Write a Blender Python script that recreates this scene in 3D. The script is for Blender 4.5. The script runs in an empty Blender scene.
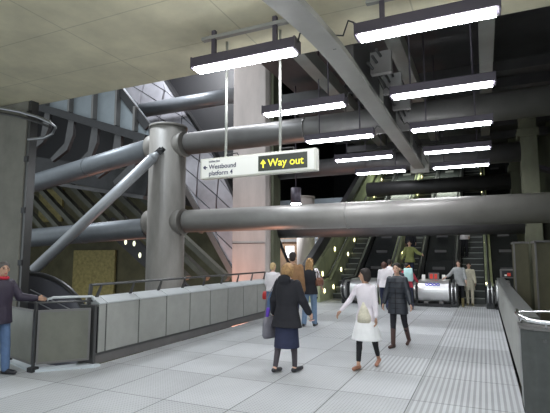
import bpy, bmesh, math, random
from mathutils import Vector, Matrix, Euler
random.seed(7)
S = bpy.context.scene
COL = S.collection
PI = math.pi
R = math.radians

# ---------------------------------------------------------------- camera, world, exposure
cam_d = bpy.data.cameras.new('camera')
cam_d.sensor_fit = 'HORIZONTAL'
cam_d.sensor_width = 36.0
cam_d.lens = 458.0 / 550.0 * 36.0
cam_d.clip_end = 300
cam = bpy.data.objects.new('camera', cam_d)
COL.objects.link(cam)
M3 = Matrix(((0.91065979, 0.0443949, 0.41076495),
             (0.41315706, -0.09785299, -0.90538723),
             (0.0, 0.99421018, -0.10745285)))
cam.matrix_world = Matrix.Translation((0, 0, 1.7)) @ M3.to_4x4()
S.camera = cam

W = bpy.data.worlds.new('world')
S.world = W
W.use_nodes = True
W.node_tree.nodes['Background'].inputs[0].default_value = (0.80, 0.88, 0.92, 1)
W.node_tree.nodes['Background'].inputs[1].default_value = 0.75

S.view_settings.view_transform = 'Standard'
S.view_settings.look = 'None'
S.view_settings.gamma = 1
S.view_settings.use_curve_mapping = False
S.view_settings.exposure = 0.7
TUBE_POWER = 24.0

# ---------------------------------------------------------------- materials
def mat(name, col, rough=0.6, metal=0.0, var=0.0, scale=3.0, bump=0.0, bscale=40.0,
        emit=None, estr=0.0, alpha=None, spec=0.5, col2=None, stretch=None, trans=0.0, coat=0.0):
    m = bpy.data.materials.new(name)
    m.use_nodes = True
    nt = m.node_tree
    b = nt.nodes['Principled BSDF']
    b.inputs['Base Color'].default_value = (*col, 1)
    b.inputs['Roughness'].default_value = rough
    b.inputs['Metallic'].default_value = metal
    b.inputs['Specular IOR Level'].default_value = spec
    if coat: b.inputs['Coat Weight'].default_value = coat
    if trans: b.inputs['Transmission Weight'].default_value = trans
    if emit:
        b.inputs['Emission Color'].default_value = (*emit, 1)
        b.inputs['Emission Strength'].default_value = estr
    if alpha is not None: b.inputs['Alpha'].default_value = alpha
    if var > 0 or bump > 0:
        tc = nt.nodes.new('ShaderNodeTexCoord')
        mp = nt.nodes.new('ShaderNodeMapping')
        if stretch: mp.inputs['Scale'].default_value = stretch
        nt.links.new(tc.outputs['Object'], mp.inputs['Vector'])
    if var > 0:
        n = nt.nodes.new('ShaderNodeTexNoise')
        n.inputs['Scale'].default_value = scale
        n.inputs['Detail'].default_value = 6
        n.inputs['Roughness'].default_value = 0.6
        nt.links.new(mp.outputs[0], n.inputs['Vector'])
        r = nt.nodes.new('ShaderNodeValToRGB')
        r.color_ramp.elements[0].position = 0.3
        r.color_ramp.elements[1].position = 0.7
        c2 = col2 or tuple(min(1, c * (1 + var)) for c in col)
        c1 = col if col2 else tuple(c * (1 - var) for c in col)
        r.color_ramp.elements[0].color = (*c1, 1)
        r.color_ramp.elements[1].color = (*c2, 1)
        nt.links.new(n.outputs['Fac'], r.inputs[0])
        nt.links.new(r.outputs[0], b.inputs['Base Color'])
    if bump > 0:
        n2 = nt.nodes.new('ShaderNodeTexNoise')
        n2.inputs['Scale'].default_value = bscale
        n2.inputs['Detail'].default_value = 4
        nt.links.new(mp.outputs[0], n2.inputs['Vector'])
        bp = nt.nodes.new('ShaderNodeBump')
        bp.inputs['Strength'].default_value = bump
        bp.inputs['Distance'].default_value = 0.02
        nt.links.new(n2.outputs['Fac'], bp.inputs['Height'])
        nt.links.new(bp.outputs[0], b.inputs['Normal'])
    return m

def mth(nt, op, a, b=None, c=None):
    n = nt.nodes.new('ShaderNodeMath'); n.operation = op
    for i, v in enumerate((a, b, c)):
        if v is None: continue
        if isinstance(v, (int, float)): n.inputs[i].default_value = v
        else: nt.links.new(v, n.inputs[i])
    return n.outputs[0]

def floor_material():
    m = bpy.data.materials.new('metal_floor_panels'); m.use_nodes = True
    nt = m.node_tree; b = nt.nodes['Principled BSDF']
    tc = nt.nodes.new('ShaderNodeTexCoord'); sx = nt.nodes.new('ShaderNodeSeparateXYZ')
    nt.links.new(tc.outputs['Object'], sx.inputs[0])
    X, Y = sx.outputs[0], sx.outputs[1]
    px = mth(nt, 'DIVIDE', mth(nt, 'ADD', X, 0.87), 0.895)
    py = mth(nt, 'DIVIDE', mth(nt, 'SUBTRACT', Y, 4.62), 1.2)
    fxr = mth(nt, 'FRACT', px); fyr = mth(nt, 'FRACT', py)
    ix = mth(nt, 'MINIMUM', mth(nt, 'FLOOR', px), 0.0); iy = mth(nt, 'FLOOR', py)
    cb = nt.nodes.new('ShaderNodeCombineXYZ')
    nt.links.new(ix, cb.inputs[0]); nt.links.new(iy, cb.inputs[1])
    wn = nt.nodes.new('ShaderNodeTexWhiteNoise'); nt.links.new(cb.outputs[0], wn.inputs['Vector'])
    rnd = wn.outputs['Value']
    # joints
    jx = mth(nt, 'LESS_THAN', mth(nt, 'ABSOLUTE', mth(nt, 'SUBTRACT', fxr, 0.5)), 0.492)
    jx = mth(nt, 'MAXIMUM', jx, mth(nt, 'GREATER_THAN', X, -0.6))
    jy = mth(nt, 'LESS_THAN', mth(nt, 'ABSOLUTE', mth(nt, 'SUBTRACT', fyr, 0.5)), 0.4945)
    jm = mth(nt, 'MULTIPLY', jx, jy)
    # ribs run towards the escalators; the other panels carry rows of small holes
    rib = mth(nt, 'GREATER_THAN', mth(nt, 'SINE', mth(nt, 'MULTIPLY', X, 2 * PI / 0.066)), 0.1)
    fine = mth(nt, 'GREATER_THAN', mth(nt, 'SINE', mth(nt, 'MULTIPLY', Y, 2 * PI / 0.05)), 0.3)
    fine2 = mth(nt, 'GREATER_THAN', mth(nt, 'SINE', mth(nt, 'MULTIPLY', X, 2 * PI / 0.04)), 0.2)
    holes = mth(nt, 'MULTIPLY', fine, fine2)
    aisle = mth(nt, 'GREATER_THAN', X, -0.87)
    dec = mth(nt, 'MAXIMUM', aisle, mth(nt, 'GREATER_THAN', rnd, 0.86))
    ra = mth(nt, 'MULTIPLY', rib, dec)
    ha = mth(nt, 'MULTIPLY', holes, mth(nt, 'SUBTRACT', 1.0, dec))
    base = mth(nt, 'ADD', 0.43, mth(nt, 'MULTIPLY', rnd, 0.12))
    base = mth(nt, 'SUBTRACT', base, mth(nt, 'MULTIPLY', ra, 0.17))
    base = mth(nt, 'SUBTRACT', base, mth(nt, 'MULTIPLY', ha, 0.17))
    n = nt.nodes.new('ShaderNodeTexNoise'); n.inputs['Scale'].default_value = 1.6; n.inputs['Detail'].default_value = 5
    nt.links.new(tc.outputs['Object'], n.inputs['Vector'])
    base = mth(nt, 'ADD', base, mth(nt, 'MULTIPLY', mth(nt, 'SUBTRACT', n.outputs['Fac'], 0.5), 0.12))
    base = mth(nt, 'MULTIPLY', base, mth(nt, 'ADD', 0.22, mth(nt, 'MULTIPLY', jm, 0.78)))
    cc = nt.nodes.new('ShaderNodeCombineColor')
    nt.links.new(mth(nt, 'MULTIPLY', base, 0.95), cc.inputs[0])
    nt.links.new(mth(nt, 'MULTIPLY', base, 0.98), cc.inputs[1])
    nt.links.new(mth(nt, 'MULTIPLY', base, 1.0), cc.inputs[2])
    nt.links.new(cc.outputs[0], b.inputs['Base Color'])
    b.inputs['Roughness'].default_value = 0.42
    b.inputs['Metallic'].default_value = 0.0
    bp = nt.nodes.new('ShaderNodeBump'); bp.inputs['Strength'].default_value = 0.25; bp.inputs['Distance'].default_value = 0.004
    nt.links.new(mth(nt, 'SUBTRACT', 1.0, mth(nt, 'ADD', ra, ha)), bp.inputs['Height'])
    nt.links.new(bp.outputs[0], b.inputs['Normal'])
    return m

def slab_material():
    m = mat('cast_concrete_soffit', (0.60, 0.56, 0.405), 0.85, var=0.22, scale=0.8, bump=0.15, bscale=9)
    nt = m.node_tree; b = nt.nodes['Principled BSDF']
    src = b.inputs['Base Color'].links[0].from_socket
    tc = nt.nodes.new('ShaderNodeTexCoord'); sx = nt.nodes.new('ShaderNodeSeparateXYZ')
    nt.links.new(tc.outputs['Object'], sx.inputs[0])
    fx = mth(nt, 'FRACT', mth(nt, 'DIVIDE', mth(nt, 'ADD', sx.outputs[0], 5.55), 2.4))
    fy = mth(nt, 'FRACT', mth(nt, 'DIVIDE', mth(nt, 'ADD', sx.outputs[1], 7.4), 1.2))
    jx = mth(nt, 'LESS_THAN', fx, 0.008); jy = mth(nt, 'LESS_THAN', fy, 0.014)
    j = mth(nt, 'MULTIPLY', mth(nt, 'MAXIMUM', jx, jy), 0.35)
    mx = nt.nodes.new('ShaderNodeMix'); mx.data_type = 'RGBA'
    nt.links.new(j, mx.inputs['Factor']); nt.links.new(src, mx.inputs['A'])
    mx.inputs['B'].default_value = (0.16, 0.15, 0.10, 1)
    nt.links.new(mx.outputs['Result'], b.inputs['Base Color'])
    return m

M = {}
M['floor'] = floor_material()
M['slab'] = slab_material()
M['concrete'] = mat('grey_concrete', (0.19, 0.185, 0.16), 0.8, var=0.18, scale=1.5, bump=0.2, bscale=14)
M['concrete_smooth'] = mat('smooth_grey_concrete', (0.26, 0.245, 0.225), 0.5, var=0.26, scale=1.8, bump=0.1, bscale=10, stretch=(1, 1, 0.3))
M['concrete_pink'] = mat('polished_pale_concrete', (0.52, 0.46, 0.43), 0.5, var=0.16, scale=1.6, stretch=(1, 1, 0.25))
M['concrete_green'] = mat('stained_concrete', (0.13, 0.135, 0.09), 0.8, var=0.25, scale=1.8, bump=0.2, stretch=(1, 1, 0.4))
M['olive'] = mat('olive_concrete_wall', (0.09, 0.085, 0.05), 0.8, var=0.3, scale=0.8, bump=0.2)
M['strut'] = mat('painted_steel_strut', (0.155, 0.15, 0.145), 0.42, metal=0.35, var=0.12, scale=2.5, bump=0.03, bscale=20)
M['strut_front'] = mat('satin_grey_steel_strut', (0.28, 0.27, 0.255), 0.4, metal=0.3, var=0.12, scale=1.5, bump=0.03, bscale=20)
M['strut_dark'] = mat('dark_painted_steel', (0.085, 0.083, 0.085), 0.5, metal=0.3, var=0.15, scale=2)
M['strut_light'] = mat('pale_blue_grey_steel', (0.17, 0.185, 0.20), 0.4, metal=0.3, var=0.08, scale=3)
M['brace'] = mat('pale_painted_brace', (0.48, 0.50, 0.53), 0.4, metal=0.2, var=0.06)
M['beam'] = mat('pale_grey_steel_beam', (0.28, 0.28, 0.255), 0.5, metal=0.1, var=0.08, scale=2)
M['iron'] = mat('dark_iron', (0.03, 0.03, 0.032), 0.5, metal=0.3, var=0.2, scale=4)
M['black'] = mat('black_steel', (0.018, 0.018, 0.02), 0.5)
M['rail_dark'] = mat('dark_metal_rail', (0.11, 0.11, 0.11), 0.35, metal=0.7)
M['stringer'] = mat('olive_grey_steel', (0.09, 0.092, 0.072), 0.6, metal=0.1, var=0.2, scale=3)
M['cladding'] = mat('brushed_cladding', (0.48, 0.48, 0.52), 0.38, metal=0.55, var=0.2, scale=1.2)
M['cladding_grey'] = mat('grey_blue_cladding', (0.22, 0.25, 0.27), 0.5, metal=0.2, var=0.12, scale=1.5)
M['panel'] = mat('grey_wall_panel', (0.29, 0.295, 0.275), 0.55, var=0.08, scale=4, bump=0.05)
M['cap'] = mat('pale_coping', (0.48, 0.51, 0.52), 0.4, var=0.05, scale=4)
M['steel'] = mat('stainless_steel', (0.72, 0.72, 0.72), 0.3, metal=0.8, var=0.06, scale=5, stretch=(1, 1, 14))
M['chrome'] = mat('polished_rail', (0.75, 0.76, 0.78), 0.15, metal=1.0)
M['granite'] = mat('dark_stone_panel', (0.06, 0.065, 0.062), 0.3, var=0.15, scale=9, spec=0.5)
M['granite_top'] = mat('dark_coping', (0.10, 0.105, 0.10), 0.35, var=0.1, scale=9)
M['stone'] = mat('grey_green_stone_panel', (0.14, 0.142, 0.115), 0.28, var=0.15, scale=3, bump=0.04)
M['plinth'] = mat('pale_plinth', (0.50, 0.55, 0.58), 0.5, var=0.06)
M['tube'] = mat('fluorescent_diffuser', (0.9, 0.9, 0.95), 0.4, emit=(0.93, 0.95, 1.0), estr=TUBE_POWER)
M['housing'] = mat('luminaire_housing', (0.075, 0.065, 0.085), 0.5, metal=0.2)
M['lampspot'] = mat('warm_marker_lamp', (1, 0.95, 0.6), 0.4, emit=(1.0, 0.93, 0.5), estr=3.5)
M['green_side'] = mat('greenish_balustrade_panel', (0.52, 0.56, 0.34), 0.35, metal=0.25, var=0.15, scale=3)
M['rubber'] = mat('black_handrail_rubber', (0.02, 0.02, 0.022), 0.35)
M['step'] = mat('escalator_step', (0.055, 0.06, 0.055), 0.45, metal=0.3)
M['step_edge'] = mat('worn_step_edge', (0.30, 0.32, 0.30), 0.4, metal=0.4)
M['cover'] = mat('dark_glossy_cover', (0.03, 0.032, 0.033), 0.25)
M['white'] = mat('white_sign_face', (0.78, 0.78, 0.73), 0.4)
M['sign_frame'] = mat('sign_frame', (0.62, 0.62, 0.55), 0.4)
M['sign_dark'] = mat('dark_sign_face', (0.035, 0.04, 0.03), 0.35)
M['sign_text'] = mat('black_lettering', (0.05, 0.05, 0.10), 0.5)
M['sign_yellow'] = mat('yellow_lettering', (0.85, 0.80, 0.06), 0.5, emit=(0.9, 0.85, 0.05), estr=0.3)
M['pole'] = mat('pale_suspension_pole', (0.55, 0.56, 0.52), 0.35, metal=0.3)
M['blue'] = mat('blue_marks', (0.04, 0.05, 0.55), 0.4)
M['red'] = mat('red_plastic', (0.65, 0.05, 0.03), 0.4)
M['screen'] = mat('lit_poster', (0.8, 0.8, 0.8), 0.4, emit=(0.9, 0.92, 1.0), estr=0.7)
M['poster_dark'] = mat('poster_print', (0.10, 0.05, 0.06), 0.5)
M['kiosk'] = mat('brown_kiosk_board', (0.16, 0.10, 0.06), 0.5, var=0.1)
M['bluewall'] = mat('blue_grey_wall_panel', (0.32, 0.37, 0.42), 0.5, var=0.12, scale=1.5)
M['cable'] = mat('black_cable', (0.03, 0.03, 0.03), 0.5)
M['conduit'] = mat('bright_conduit', (0.34, 0.35, 0.37), 0.3, metal=0.7)

# ---------------------------------------------------------------- helpers
class MB:
    def __init__(s): s.bm = bmesh.new()
    def box(s, x0, x1, y0, y1, z0, z1, mi=0):
        v = [s.bm.verts.new(p) for p in ((x0,y0,z0),(x1,y0,z0),(x1,y1,z0),(x0,y1,z0),(x0,y0,z1),(x1,y0,z1),(x1,y1,z1),(x0,y1,z1))]
        for f in ((0,3,2,1),(4,5,6,7),(0,1,5,4),(1,2,6,5),(2,3,7,6),(3,0,4,7)):
            s.bm.faces.new([v[i] for i in f]).material_index = mi
        return s
    def hexa(s, b, t):     # eight free corners: bottom four, top four
        v = [s.bm.verts.new(p) for p in list(b) + list(t)]
        for f in ((0,3,2,1),(4,5,6,7),(0,1,5,4),(1,2,6,5),(2,3,7,6),(3,0,4,7)):
            s.bm.faces.new([v[i] for i in f])
        return s
    def frame(s, d):
        d = Vector(d).normalized()
        a = Vector((0, 0, 1)) if abs(d.z) < 0.95 else Vector((0, 1, 0))
        u = d.cross(a).normalized(); w = u.cross(d).normalized()
        return u, w
    def tube(s, pts, r, n=12, r1=None, cap=True):
        pts = [Vector(p) for p in pts]; rings = []
        for i, p in enumerate(pts):
            if i == 0: d = pts[1] - p
            elif i == len(pts) - 1: d = p - pts[i-1]
            else: d = (pts[i+1] - p).normalized() + (p - pts[i-1]).normalized()
            u, w = s.frame(d)
            rr = r if r1 is None else r + (r1 - r) * i / (len(pts) - 1)
            rings.append([s.bm.verts.new(p + (u * math.cos(2*PI*k/n) + w * math.sin(2*PI*k/n)) * rr) for k in range(n)])
        for a, b in zip(rings, rings[1:]):
            for k in range(n):
                f = s.bm.faces.new((a[k], a[(k+1) % n], b[(k+1) % n], b[k])); f.smooth = True
        if cap:
            s.bm.faces.new(list(reversed(rings[0]))); s.bm.faces.new(rings[-1])
        return s
    def bar(s, p0, p1, w, h):   # rectangular bar, w sideways, h along the other axis
        p0, p1 = Vector(p0), Vector(p1)
        u, v = s.frame(p1 - p0); u *= w/2; v *= h/2
        return s.hexa([p0-u-v, p0+u-v, p0+u+v, p0-u+v], [p1-u-v, p1+u-v, p1+u+v, p1-u+v])
    def prism(s, poly, axis, a, b):   # polygon of (p,q) extruded along axis
        def P(p, q, t): return {'x': (t, p, q), 'y': (p, t, q), 'z': (p, q, t)}[axis]
        v0 = [s.bm.verts.new(P(p, q, a)) for p, q in poly]; v1 = [s.bm.verts.new(P(p, q, b)) for p, q in poly]
        n = len(poly)
        s.bm.faces.new(v0); s.bm.faces.new(list(reversed(v1)))
        for i in range(n): s.bm.faces.new((v0[i], v1[i], v1[(i+1) % n], v0[(i+1) % n]))
        return s
    def loft(s, rings, n=20, sq=1.0):     # rings: (center, rx, ry)
        R_ = []
        for c, rx, ry in rings:
            c = Vector(c); ring = []
            for k in range(n):
                a = 2*PI*k/n; ca, sa = math.cos(a), math.sin(a)
                ring.append(s.bm.verts.new(c + Vector((math.copysign(abs(ca)**sq, ca)*rx, math.copysign(abs(sa)**sq, sa)*ry, 0))))
            R_.append(ring)
        for a, b in zip(R_, R_[1:]):
            for k in range(n): s.bm.faces.new((a[k], a[(k+1) % n], b[(k+1) % n], b[k])).smooth = True
        s.bm.faces.new(list(reversed(R_[0]))); s.bm.faces.new(R_[-1])
        return s
    def ell(s, c, r, rot=None, n=12):
        c = Vector(c); ret = bmesh.ops.create_uvsphere(s.bm, u_segments=n+4, v_segments=n, radius=1)
        m = Matrix.Diagonal((r[0], r[1], r[2], 1))
        if rot is not None: m = rot.to_4x4() @ m
        m = Matrix.Translation(c) @ m
        for v in ret['verts']: v.co = m @ v.co
        for v in ret['verts']:
            for f in v.link_faces: f.smooth = True
        return s
    def cap(s, p0, p1, r0, r1, n=10):
        p0, p1 = Vector(p0), Vector(p1); d = p1 - p0
        L = max(d.length, 1e-4); q = Vector((0, 0, 1)).rotation_difference(d.normalized()).to_matrix()
        prof = []
        for i in range(5): a = -PI/2 + PI/2*i/4; prof.append((math.cos(a)*r0, math.sin(a)*r0))
        for i in range(5): a = PI/2*i/4; prof.append((math.cos(a)*r1, L + math.sin(a)*r1))
        rings = []
        for j, (r, z) in enumerate(prof):
            if r < 1e-5: rings.append([s.bm.verts.new(p0 + q @ Vector((0, 0, z)))])
            else: rings.append([s.bm.verts.new(p0 + q @ Vector((r*math.cos(2*PI*k/n), r*math.sin(2*PI*k/n), z))) for k in range(n)])
        for a, b in zip(rings, rings[1:]):
            for k in range(n):
                k2 = (k+1) % n
                if len(a) == 1: f = (a[0], b[k2], b[k])
                elif len(b) == 1: f = (a[k], a[k2], b[0])
                else: f = (a[k], a[k2], b[k2], b[k])
                s.bm.faces.new(f).smooth = True
        return s
    def xf(s, m):
        for v in s.bm.verts: v.co = m @ v.co
        return s
    def build(s, name, material, parent=None, bevel=0.0, remesh=0.0, smooth=0, loc=None):
        bmesh.ops.recalc_face_normals(s.bm, faces=s.bm.faces[:])
        me = bpy.data.meshes.new(name); s.bm.to_mesh(me); s.bm.free()
        for m_ in (material if isinstance(material, (list, tuple)) else [material]): me.materials.append(m_)
        o = bpy.data.objects.new(name, me); COL.objects.link(o)
        if parent: o.parent = parent
        if bevel:
            b = o.modifiers.new('bevel', 'BEVEL'); b.width = bevel; b.segments = 2; b.limit_method = 'ANGLE'
        if remesh:
            r = o.modifiers.new('remesh', 'REMESH'); r.mode = 'VOXEL'; r.voxel_size = remesh; r.use_smooth_shade = True
        if smooth:
            r = o.modifiers.new('smooth', 'SMOOTH'); r.factor = 0.5; r.iterations = smooth
        return o

def tag(o, label, cat, group=None):
    o['label'] = label; o['category'] = cat
    if group: o['group'] = group
    return o
def thing(name, label, cat, loc=(0, 0, 0), rz=0, group=None):
    o = bpy.data.objects.new(name, None); COL.objects.link(o)
    o.empty_display_size = 0.2
    o.location = loc; o.rotation_euler = (0, 0, rz)
    return tag(o, label, cat, group)
def struct(o): o['kind'] = 'structure'; return o
def copy_tree(o, parent=None):
    kids = list(o.children)
    c = o.copy(); COL.objects.link(c)
    if parent: c.parent = parent
    for k in kids: copy_tree(k, c)
    return c
def text_mesh(name, body, size, material, parent, mw, ext=0.001):
    cu = bpy.data.curves.new(name, 'FONT'); cu.body = body; cu.size = size; cu.extrude = ext; cu.offset = size*0.012
    t = bpy.data.objects.new(name, cu); COL.objects.link(t)
    bpy.context.view_layer.update()
    me = bpy.data.meshes.new_from_object(t.evaluated_get(bpy.context.evaluated_depsgraph_get()))
    bpy.data.objects.remove(t)
    me.transform(mw); me.materials.clear(); me.materials.append(material)
    o = bpy.data.objects.new(name, me); COL.objects.link(o); o.parent = parent
    return o
FRONT = Matrix.Rotation(PI/2, 4, 'X')      # lettering that faces -Y

# ================================================================ STRUCTURE
# concourse deck
b = MB(); b.box(-5.62, 0.34, -6, 18.2, -0.25, 0); b.box(-7.4, -5.62, 12.3, 18, -0.25, 0); b.box(-11, -5.62, 18, 22, -0.25, 0); b.box(-12, -5.62, -6, 5.3, -0.25, 0); b.box(0.34, 2.5, -6, 5.9, -0.25, 0)
struct(b.build('floor', M['floor']))
b = MB(); b.box(-32, 8, -4, 45, -6.3, -6.0); o = struct(b.build('floor_lower', M['iron']))
# soffit slab over the near end
b = MB(); b.box(-14, 3.2, -1.5, 6.85, 5.05, 5.5); struct(b.build('ceiling', M['slab']))
# high dark ceiling beyond
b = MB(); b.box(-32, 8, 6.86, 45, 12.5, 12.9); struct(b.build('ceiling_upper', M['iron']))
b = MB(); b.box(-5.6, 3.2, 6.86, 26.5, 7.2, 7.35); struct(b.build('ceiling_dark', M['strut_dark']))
# walls
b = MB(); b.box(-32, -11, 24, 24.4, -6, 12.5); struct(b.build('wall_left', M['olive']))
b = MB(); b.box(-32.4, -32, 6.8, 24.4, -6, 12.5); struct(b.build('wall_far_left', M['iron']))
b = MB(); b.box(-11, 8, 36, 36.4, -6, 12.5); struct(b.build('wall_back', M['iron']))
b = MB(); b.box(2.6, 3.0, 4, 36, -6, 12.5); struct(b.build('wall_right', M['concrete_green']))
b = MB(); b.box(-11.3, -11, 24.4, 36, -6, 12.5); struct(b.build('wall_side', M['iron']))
# blue-grey wall behind the columns on the left of the escalators
b = MB(); b.box(-11, -6.3, 22, 22.3, 0, 4.6); struct(b.build('wall_middle', M['bluewall']))

# ================================================================ COLUMNS
t = thing('concrete_pier', 'broad grey concrete pier at the far left behind the standing man', 'pier', (-9.9, 6.2, 0))
MB().box(-1.6, 1.05, 0.35, 0.6, -6, 5.05).build('shaft', M['concrete'], t, bevel=0.02)
MB().box(1.05, 1.13, 0.38, 0.56, -6, 5.05).build('steel_edge_strip', M['rail_dark'], t)
for z in (0.4, 1.5, 2.6, 3.7, 4.7): MB().box(1.04, 1.15, 0.34, 0.38, z, z+0.12).build('strip_clamp', M['iron'], t)

def round_column(x, y, r, z0, z1, label, mt, pipes=(), name='round_column', toplid=True):
    t = thing(name, label, 'column', (x, y, 0))
    b = MB(); b.tube([(0, 0, z0), (0, 0, z1)], r, 40); b.build('shaft', mt, t)
    if toplid:
        b = MB(); b.tube([(0, 0, z1), (0, 0, z1+0.07)], r*1.05, 40); b.build('cap_plate', mt, t)
    return t
col1 = round_column(-8.77, 11.3, 0.56, -6, 5.62, 'round concrete column with a flat top where the pipes meet', M['concrete_smooth'])
for z in (2.72, 5.08):
    for sgn in (1, -1):
        b = MB(); b.tube([(sgn*0.35, 0, z), (sgn*0.6, 0, z), (sgn*0.66, 0, z)], 0.39, 32); b.build('strut_socket', M['concrete_smooth'], col1)
b = MB(); b.prism([(-8.97, 15.7), (-7.53, 15.7), (-7.42, 15.85), (-7.42, 16.9), (-8.97, 16.9)], 'z', -6, 12.5)
t = thing('tall_column', 'wide pale concrete column rising behind the hanging sign', 'column', (0, 0, 0))
b.build('shaft', M['concrete_pink'], t, bevel=0.03)
MB().box(-7.44, -7.3, 15.95, 16.6, -6, 12.5).build('green_side_strip', M['concrete_green'], t)
MB().box(-8.97, -7.53, 15.68, 15.7, 2.18, 2.2).build('pour_joint', M['iron'], t)
round_column(-7.5, 20, 0.42, 0, 4.4, 'slim pale round column behind the blond woman in jeans', M['concrete_pink'], name='slim_column')

# right hand piers carrying the struts
for (x0, x1, y0, y1, z1, lab, g) in (
    (1.75, 2.5, 10.9, 11.7, 7.2, 'concrete pier at the right edge carrying the nearest big pipe', None),
    (1.22, 1.7, 16.3, 16.95, 7.2, 'stained concrete pier at the right, second from the front', None),
    (1.25, 1.95, 22.8, 23.6, 7.2, 'stained concrete pier at the right, farthest one, above the third pipe', None)):
    t = thing('concrete_pier', lab, 'pier', (x0, y0, 0))
    MB().box(0, x1-x0, 0, y1-y0, -6 if y0 > 12 else 1.9, z1-0.02).build('shaft', M['concrete_green'], t, bevel=0.02)
    MB().box(-0.08, x1-x0+0.05, -0.08, y1-y0+0.05, 5.5, 5.75).build('collar', M['concrete_green'], t, bevel=0.01)
for (x0, x1, y, lab) in ((0.78, 1.14, 14.6, 'short concrete blade wall beyond the right parapet, the left one'),
                         (1.22, 1.62, 13.6, 'short concrete blade wall beyond the right parapet, the right one')):
    t = thing('blade_wall', lab, 'wall', (x0, y, 0))
    MB().box(0, x1-x0, 0, 1.1, -6, 2.05).build('panel', M['olive'], t, bevel=0.01)
    MB().box(-0.02, 0.02, -0.02, 0.02, -6, 2.07).build('edge_trim', M['strut'], t)
    MB().box(-0.02, x1-x0+0.02, -0.02, 1.12, 2.05, 2.10).build('coping', M['strut'], t)

# ================================================================ BIG STEEL STRUTS
def strut(x0, x1, y, z, r, label, mt, group=None, flanges=()):
    t = thing('steel_strut', label, 'strut', ((x0+x1)/2, y, z), 0, group)
    L = (x1-x0)/2
    MB().tube([(-L, 0, 0), (L, 0, 0)], r, 40).build('tube', mt, t)
    for fx in flanges:
        MB().tube([(fx-(x0+x1)/2-0.02, 0, 0), (fx-(x0+x1)/2+0.02, 0, 0)], r+0.012, 40).build('weld_band', mt, t)
    return t
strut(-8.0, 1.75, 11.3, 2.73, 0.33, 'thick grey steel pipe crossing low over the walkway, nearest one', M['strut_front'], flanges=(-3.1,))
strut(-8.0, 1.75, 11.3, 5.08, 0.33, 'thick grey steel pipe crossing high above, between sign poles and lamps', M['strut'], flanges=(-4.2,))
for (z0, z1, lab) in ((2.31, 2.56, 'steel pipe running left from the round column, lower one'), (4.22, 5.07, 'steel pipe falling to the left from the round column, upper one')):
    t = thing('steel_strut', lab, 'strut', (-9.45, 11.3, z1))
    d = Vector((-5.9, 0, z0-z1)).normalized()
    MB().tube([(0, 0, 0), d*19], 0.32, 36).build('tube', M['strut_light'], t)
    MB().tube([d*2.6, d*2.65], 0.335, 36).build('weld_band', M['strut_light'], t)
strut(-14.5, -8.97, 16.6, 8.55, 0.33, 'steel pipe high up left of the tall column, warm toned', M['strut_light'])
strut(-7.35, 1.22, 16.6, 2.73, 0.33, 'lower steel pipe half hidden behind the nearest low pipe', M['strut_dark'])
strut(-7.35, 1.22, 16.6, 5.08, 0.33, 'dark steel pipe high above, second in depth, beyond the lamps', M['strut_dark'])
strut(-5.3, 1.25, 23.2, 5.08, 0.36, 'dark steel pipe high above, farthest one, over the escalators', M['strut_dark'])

# diagonal brace
t = thing('diagonal_brace', 'slanting pale steel tube fixed to the round column by a clevis', 'brace', (-8.78, 10.6, 4.57))
p1 = Vector((-2.75, -1.6, -3.28))
MB().tube([(0, 0, 0), p1], 0.15, 24).build('tube', M['brace'], t)
d = p1.normalized()
b = MB(); b.tube([(0, 0, 0), -d*0.22], 0.15, 20, r1=0.06); b.build('cone_end', M['brace'], t)
b = MB()
for s_ in (-1, 1): b.bar(-d*0.2+Vector((s_*0.05, 0, 0)), -d*0.42+Vector((s_*0.05, 0, 0)), 0.03, 0.14)
b.tube([-d*0.33+Vector((-0.12, 0, 0)), -d*0.33+Vector((0.12, 0, 0))], 0.045, 14); b.build('clevis', M['iron'], t)

# ================================================================ OVERHEAD BEAMS
def zb(y):     # underside drops towards the camera as a haunch
    return 4.62 - (0.0 if y > 6.6 else 0.049*(6.6-y)**1.75)
t = thing('curved_box_beam', 'pale box beam curving down overhead, splitting the two rows of lamps', 'beam', (-1.85, 0, 0))
b = MB(); ys = [-1 + 0.3*i for i in range(29)] + [9, 12, 15.9]
w = 0.16; prev = None
for y in ys:
    z = zb(y); ring = [b.bm.verts.new(p) for p in ((-w, y, z), (w, y, z), (w, y, z+0.09), (-w, y, z+0.09))]
    if prev:
        for k in range(4): b.bm.faces.new((prev[k], prev[(k+1) % 4], ring[(k+1) % 4], ring[k]))
    else: b.bm.faces.new(ring)
    prev = ring
b.bm.faces.new(prev)
b.build('girder', M['beam'], t)
for y0_, y1_ in ((6.95, 10.9), (11.7, 15.9)): MB().box(-0.08, 0.08, y0_, y1_, 4.71, 5.5).build('web', M['strut_dark'], t)
MB().box(-0.3, 0.3, 15.9, 16.05, 4.5, 5.4).build('end_plate', M['beam'], t)
for y in (9.0, 13.2): MB().box(-0.15, 0.15, y, y+0.05, 4.71, 5.3).build('stiffener', M['beam'], t)
def rect_beam(x, w, y0, y1, z, label, h=0.35, mt='beam'):
    t = thing('ceiling_beam', label, 'beam', (x, y0, z))
    MB().box(-w/2, w/2, 0, y1-y0, 0, h).build('girder', M[mt], t)
    MB().box(-w/2-0.04, w/2+0.04, y1-y0, y1-y0+0.12, -0.05, h).build('end_plate', M['strut_dark'], t)
rect_beam(-1.5, 0.30, 7.2, 18, 6.05, 'pale straight ceiling beam just right of the curved beam')
rect_beam(0.24, 0.28, 7.2, 18, 6.05, 'pale straight ceiling beam behind the right row of lamps')
rect_beam(-3.5, 0.30, 7.2, 18, 6.05, 'pale ceiling beam left of the curved beam, behind the left sign pole')
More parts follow.
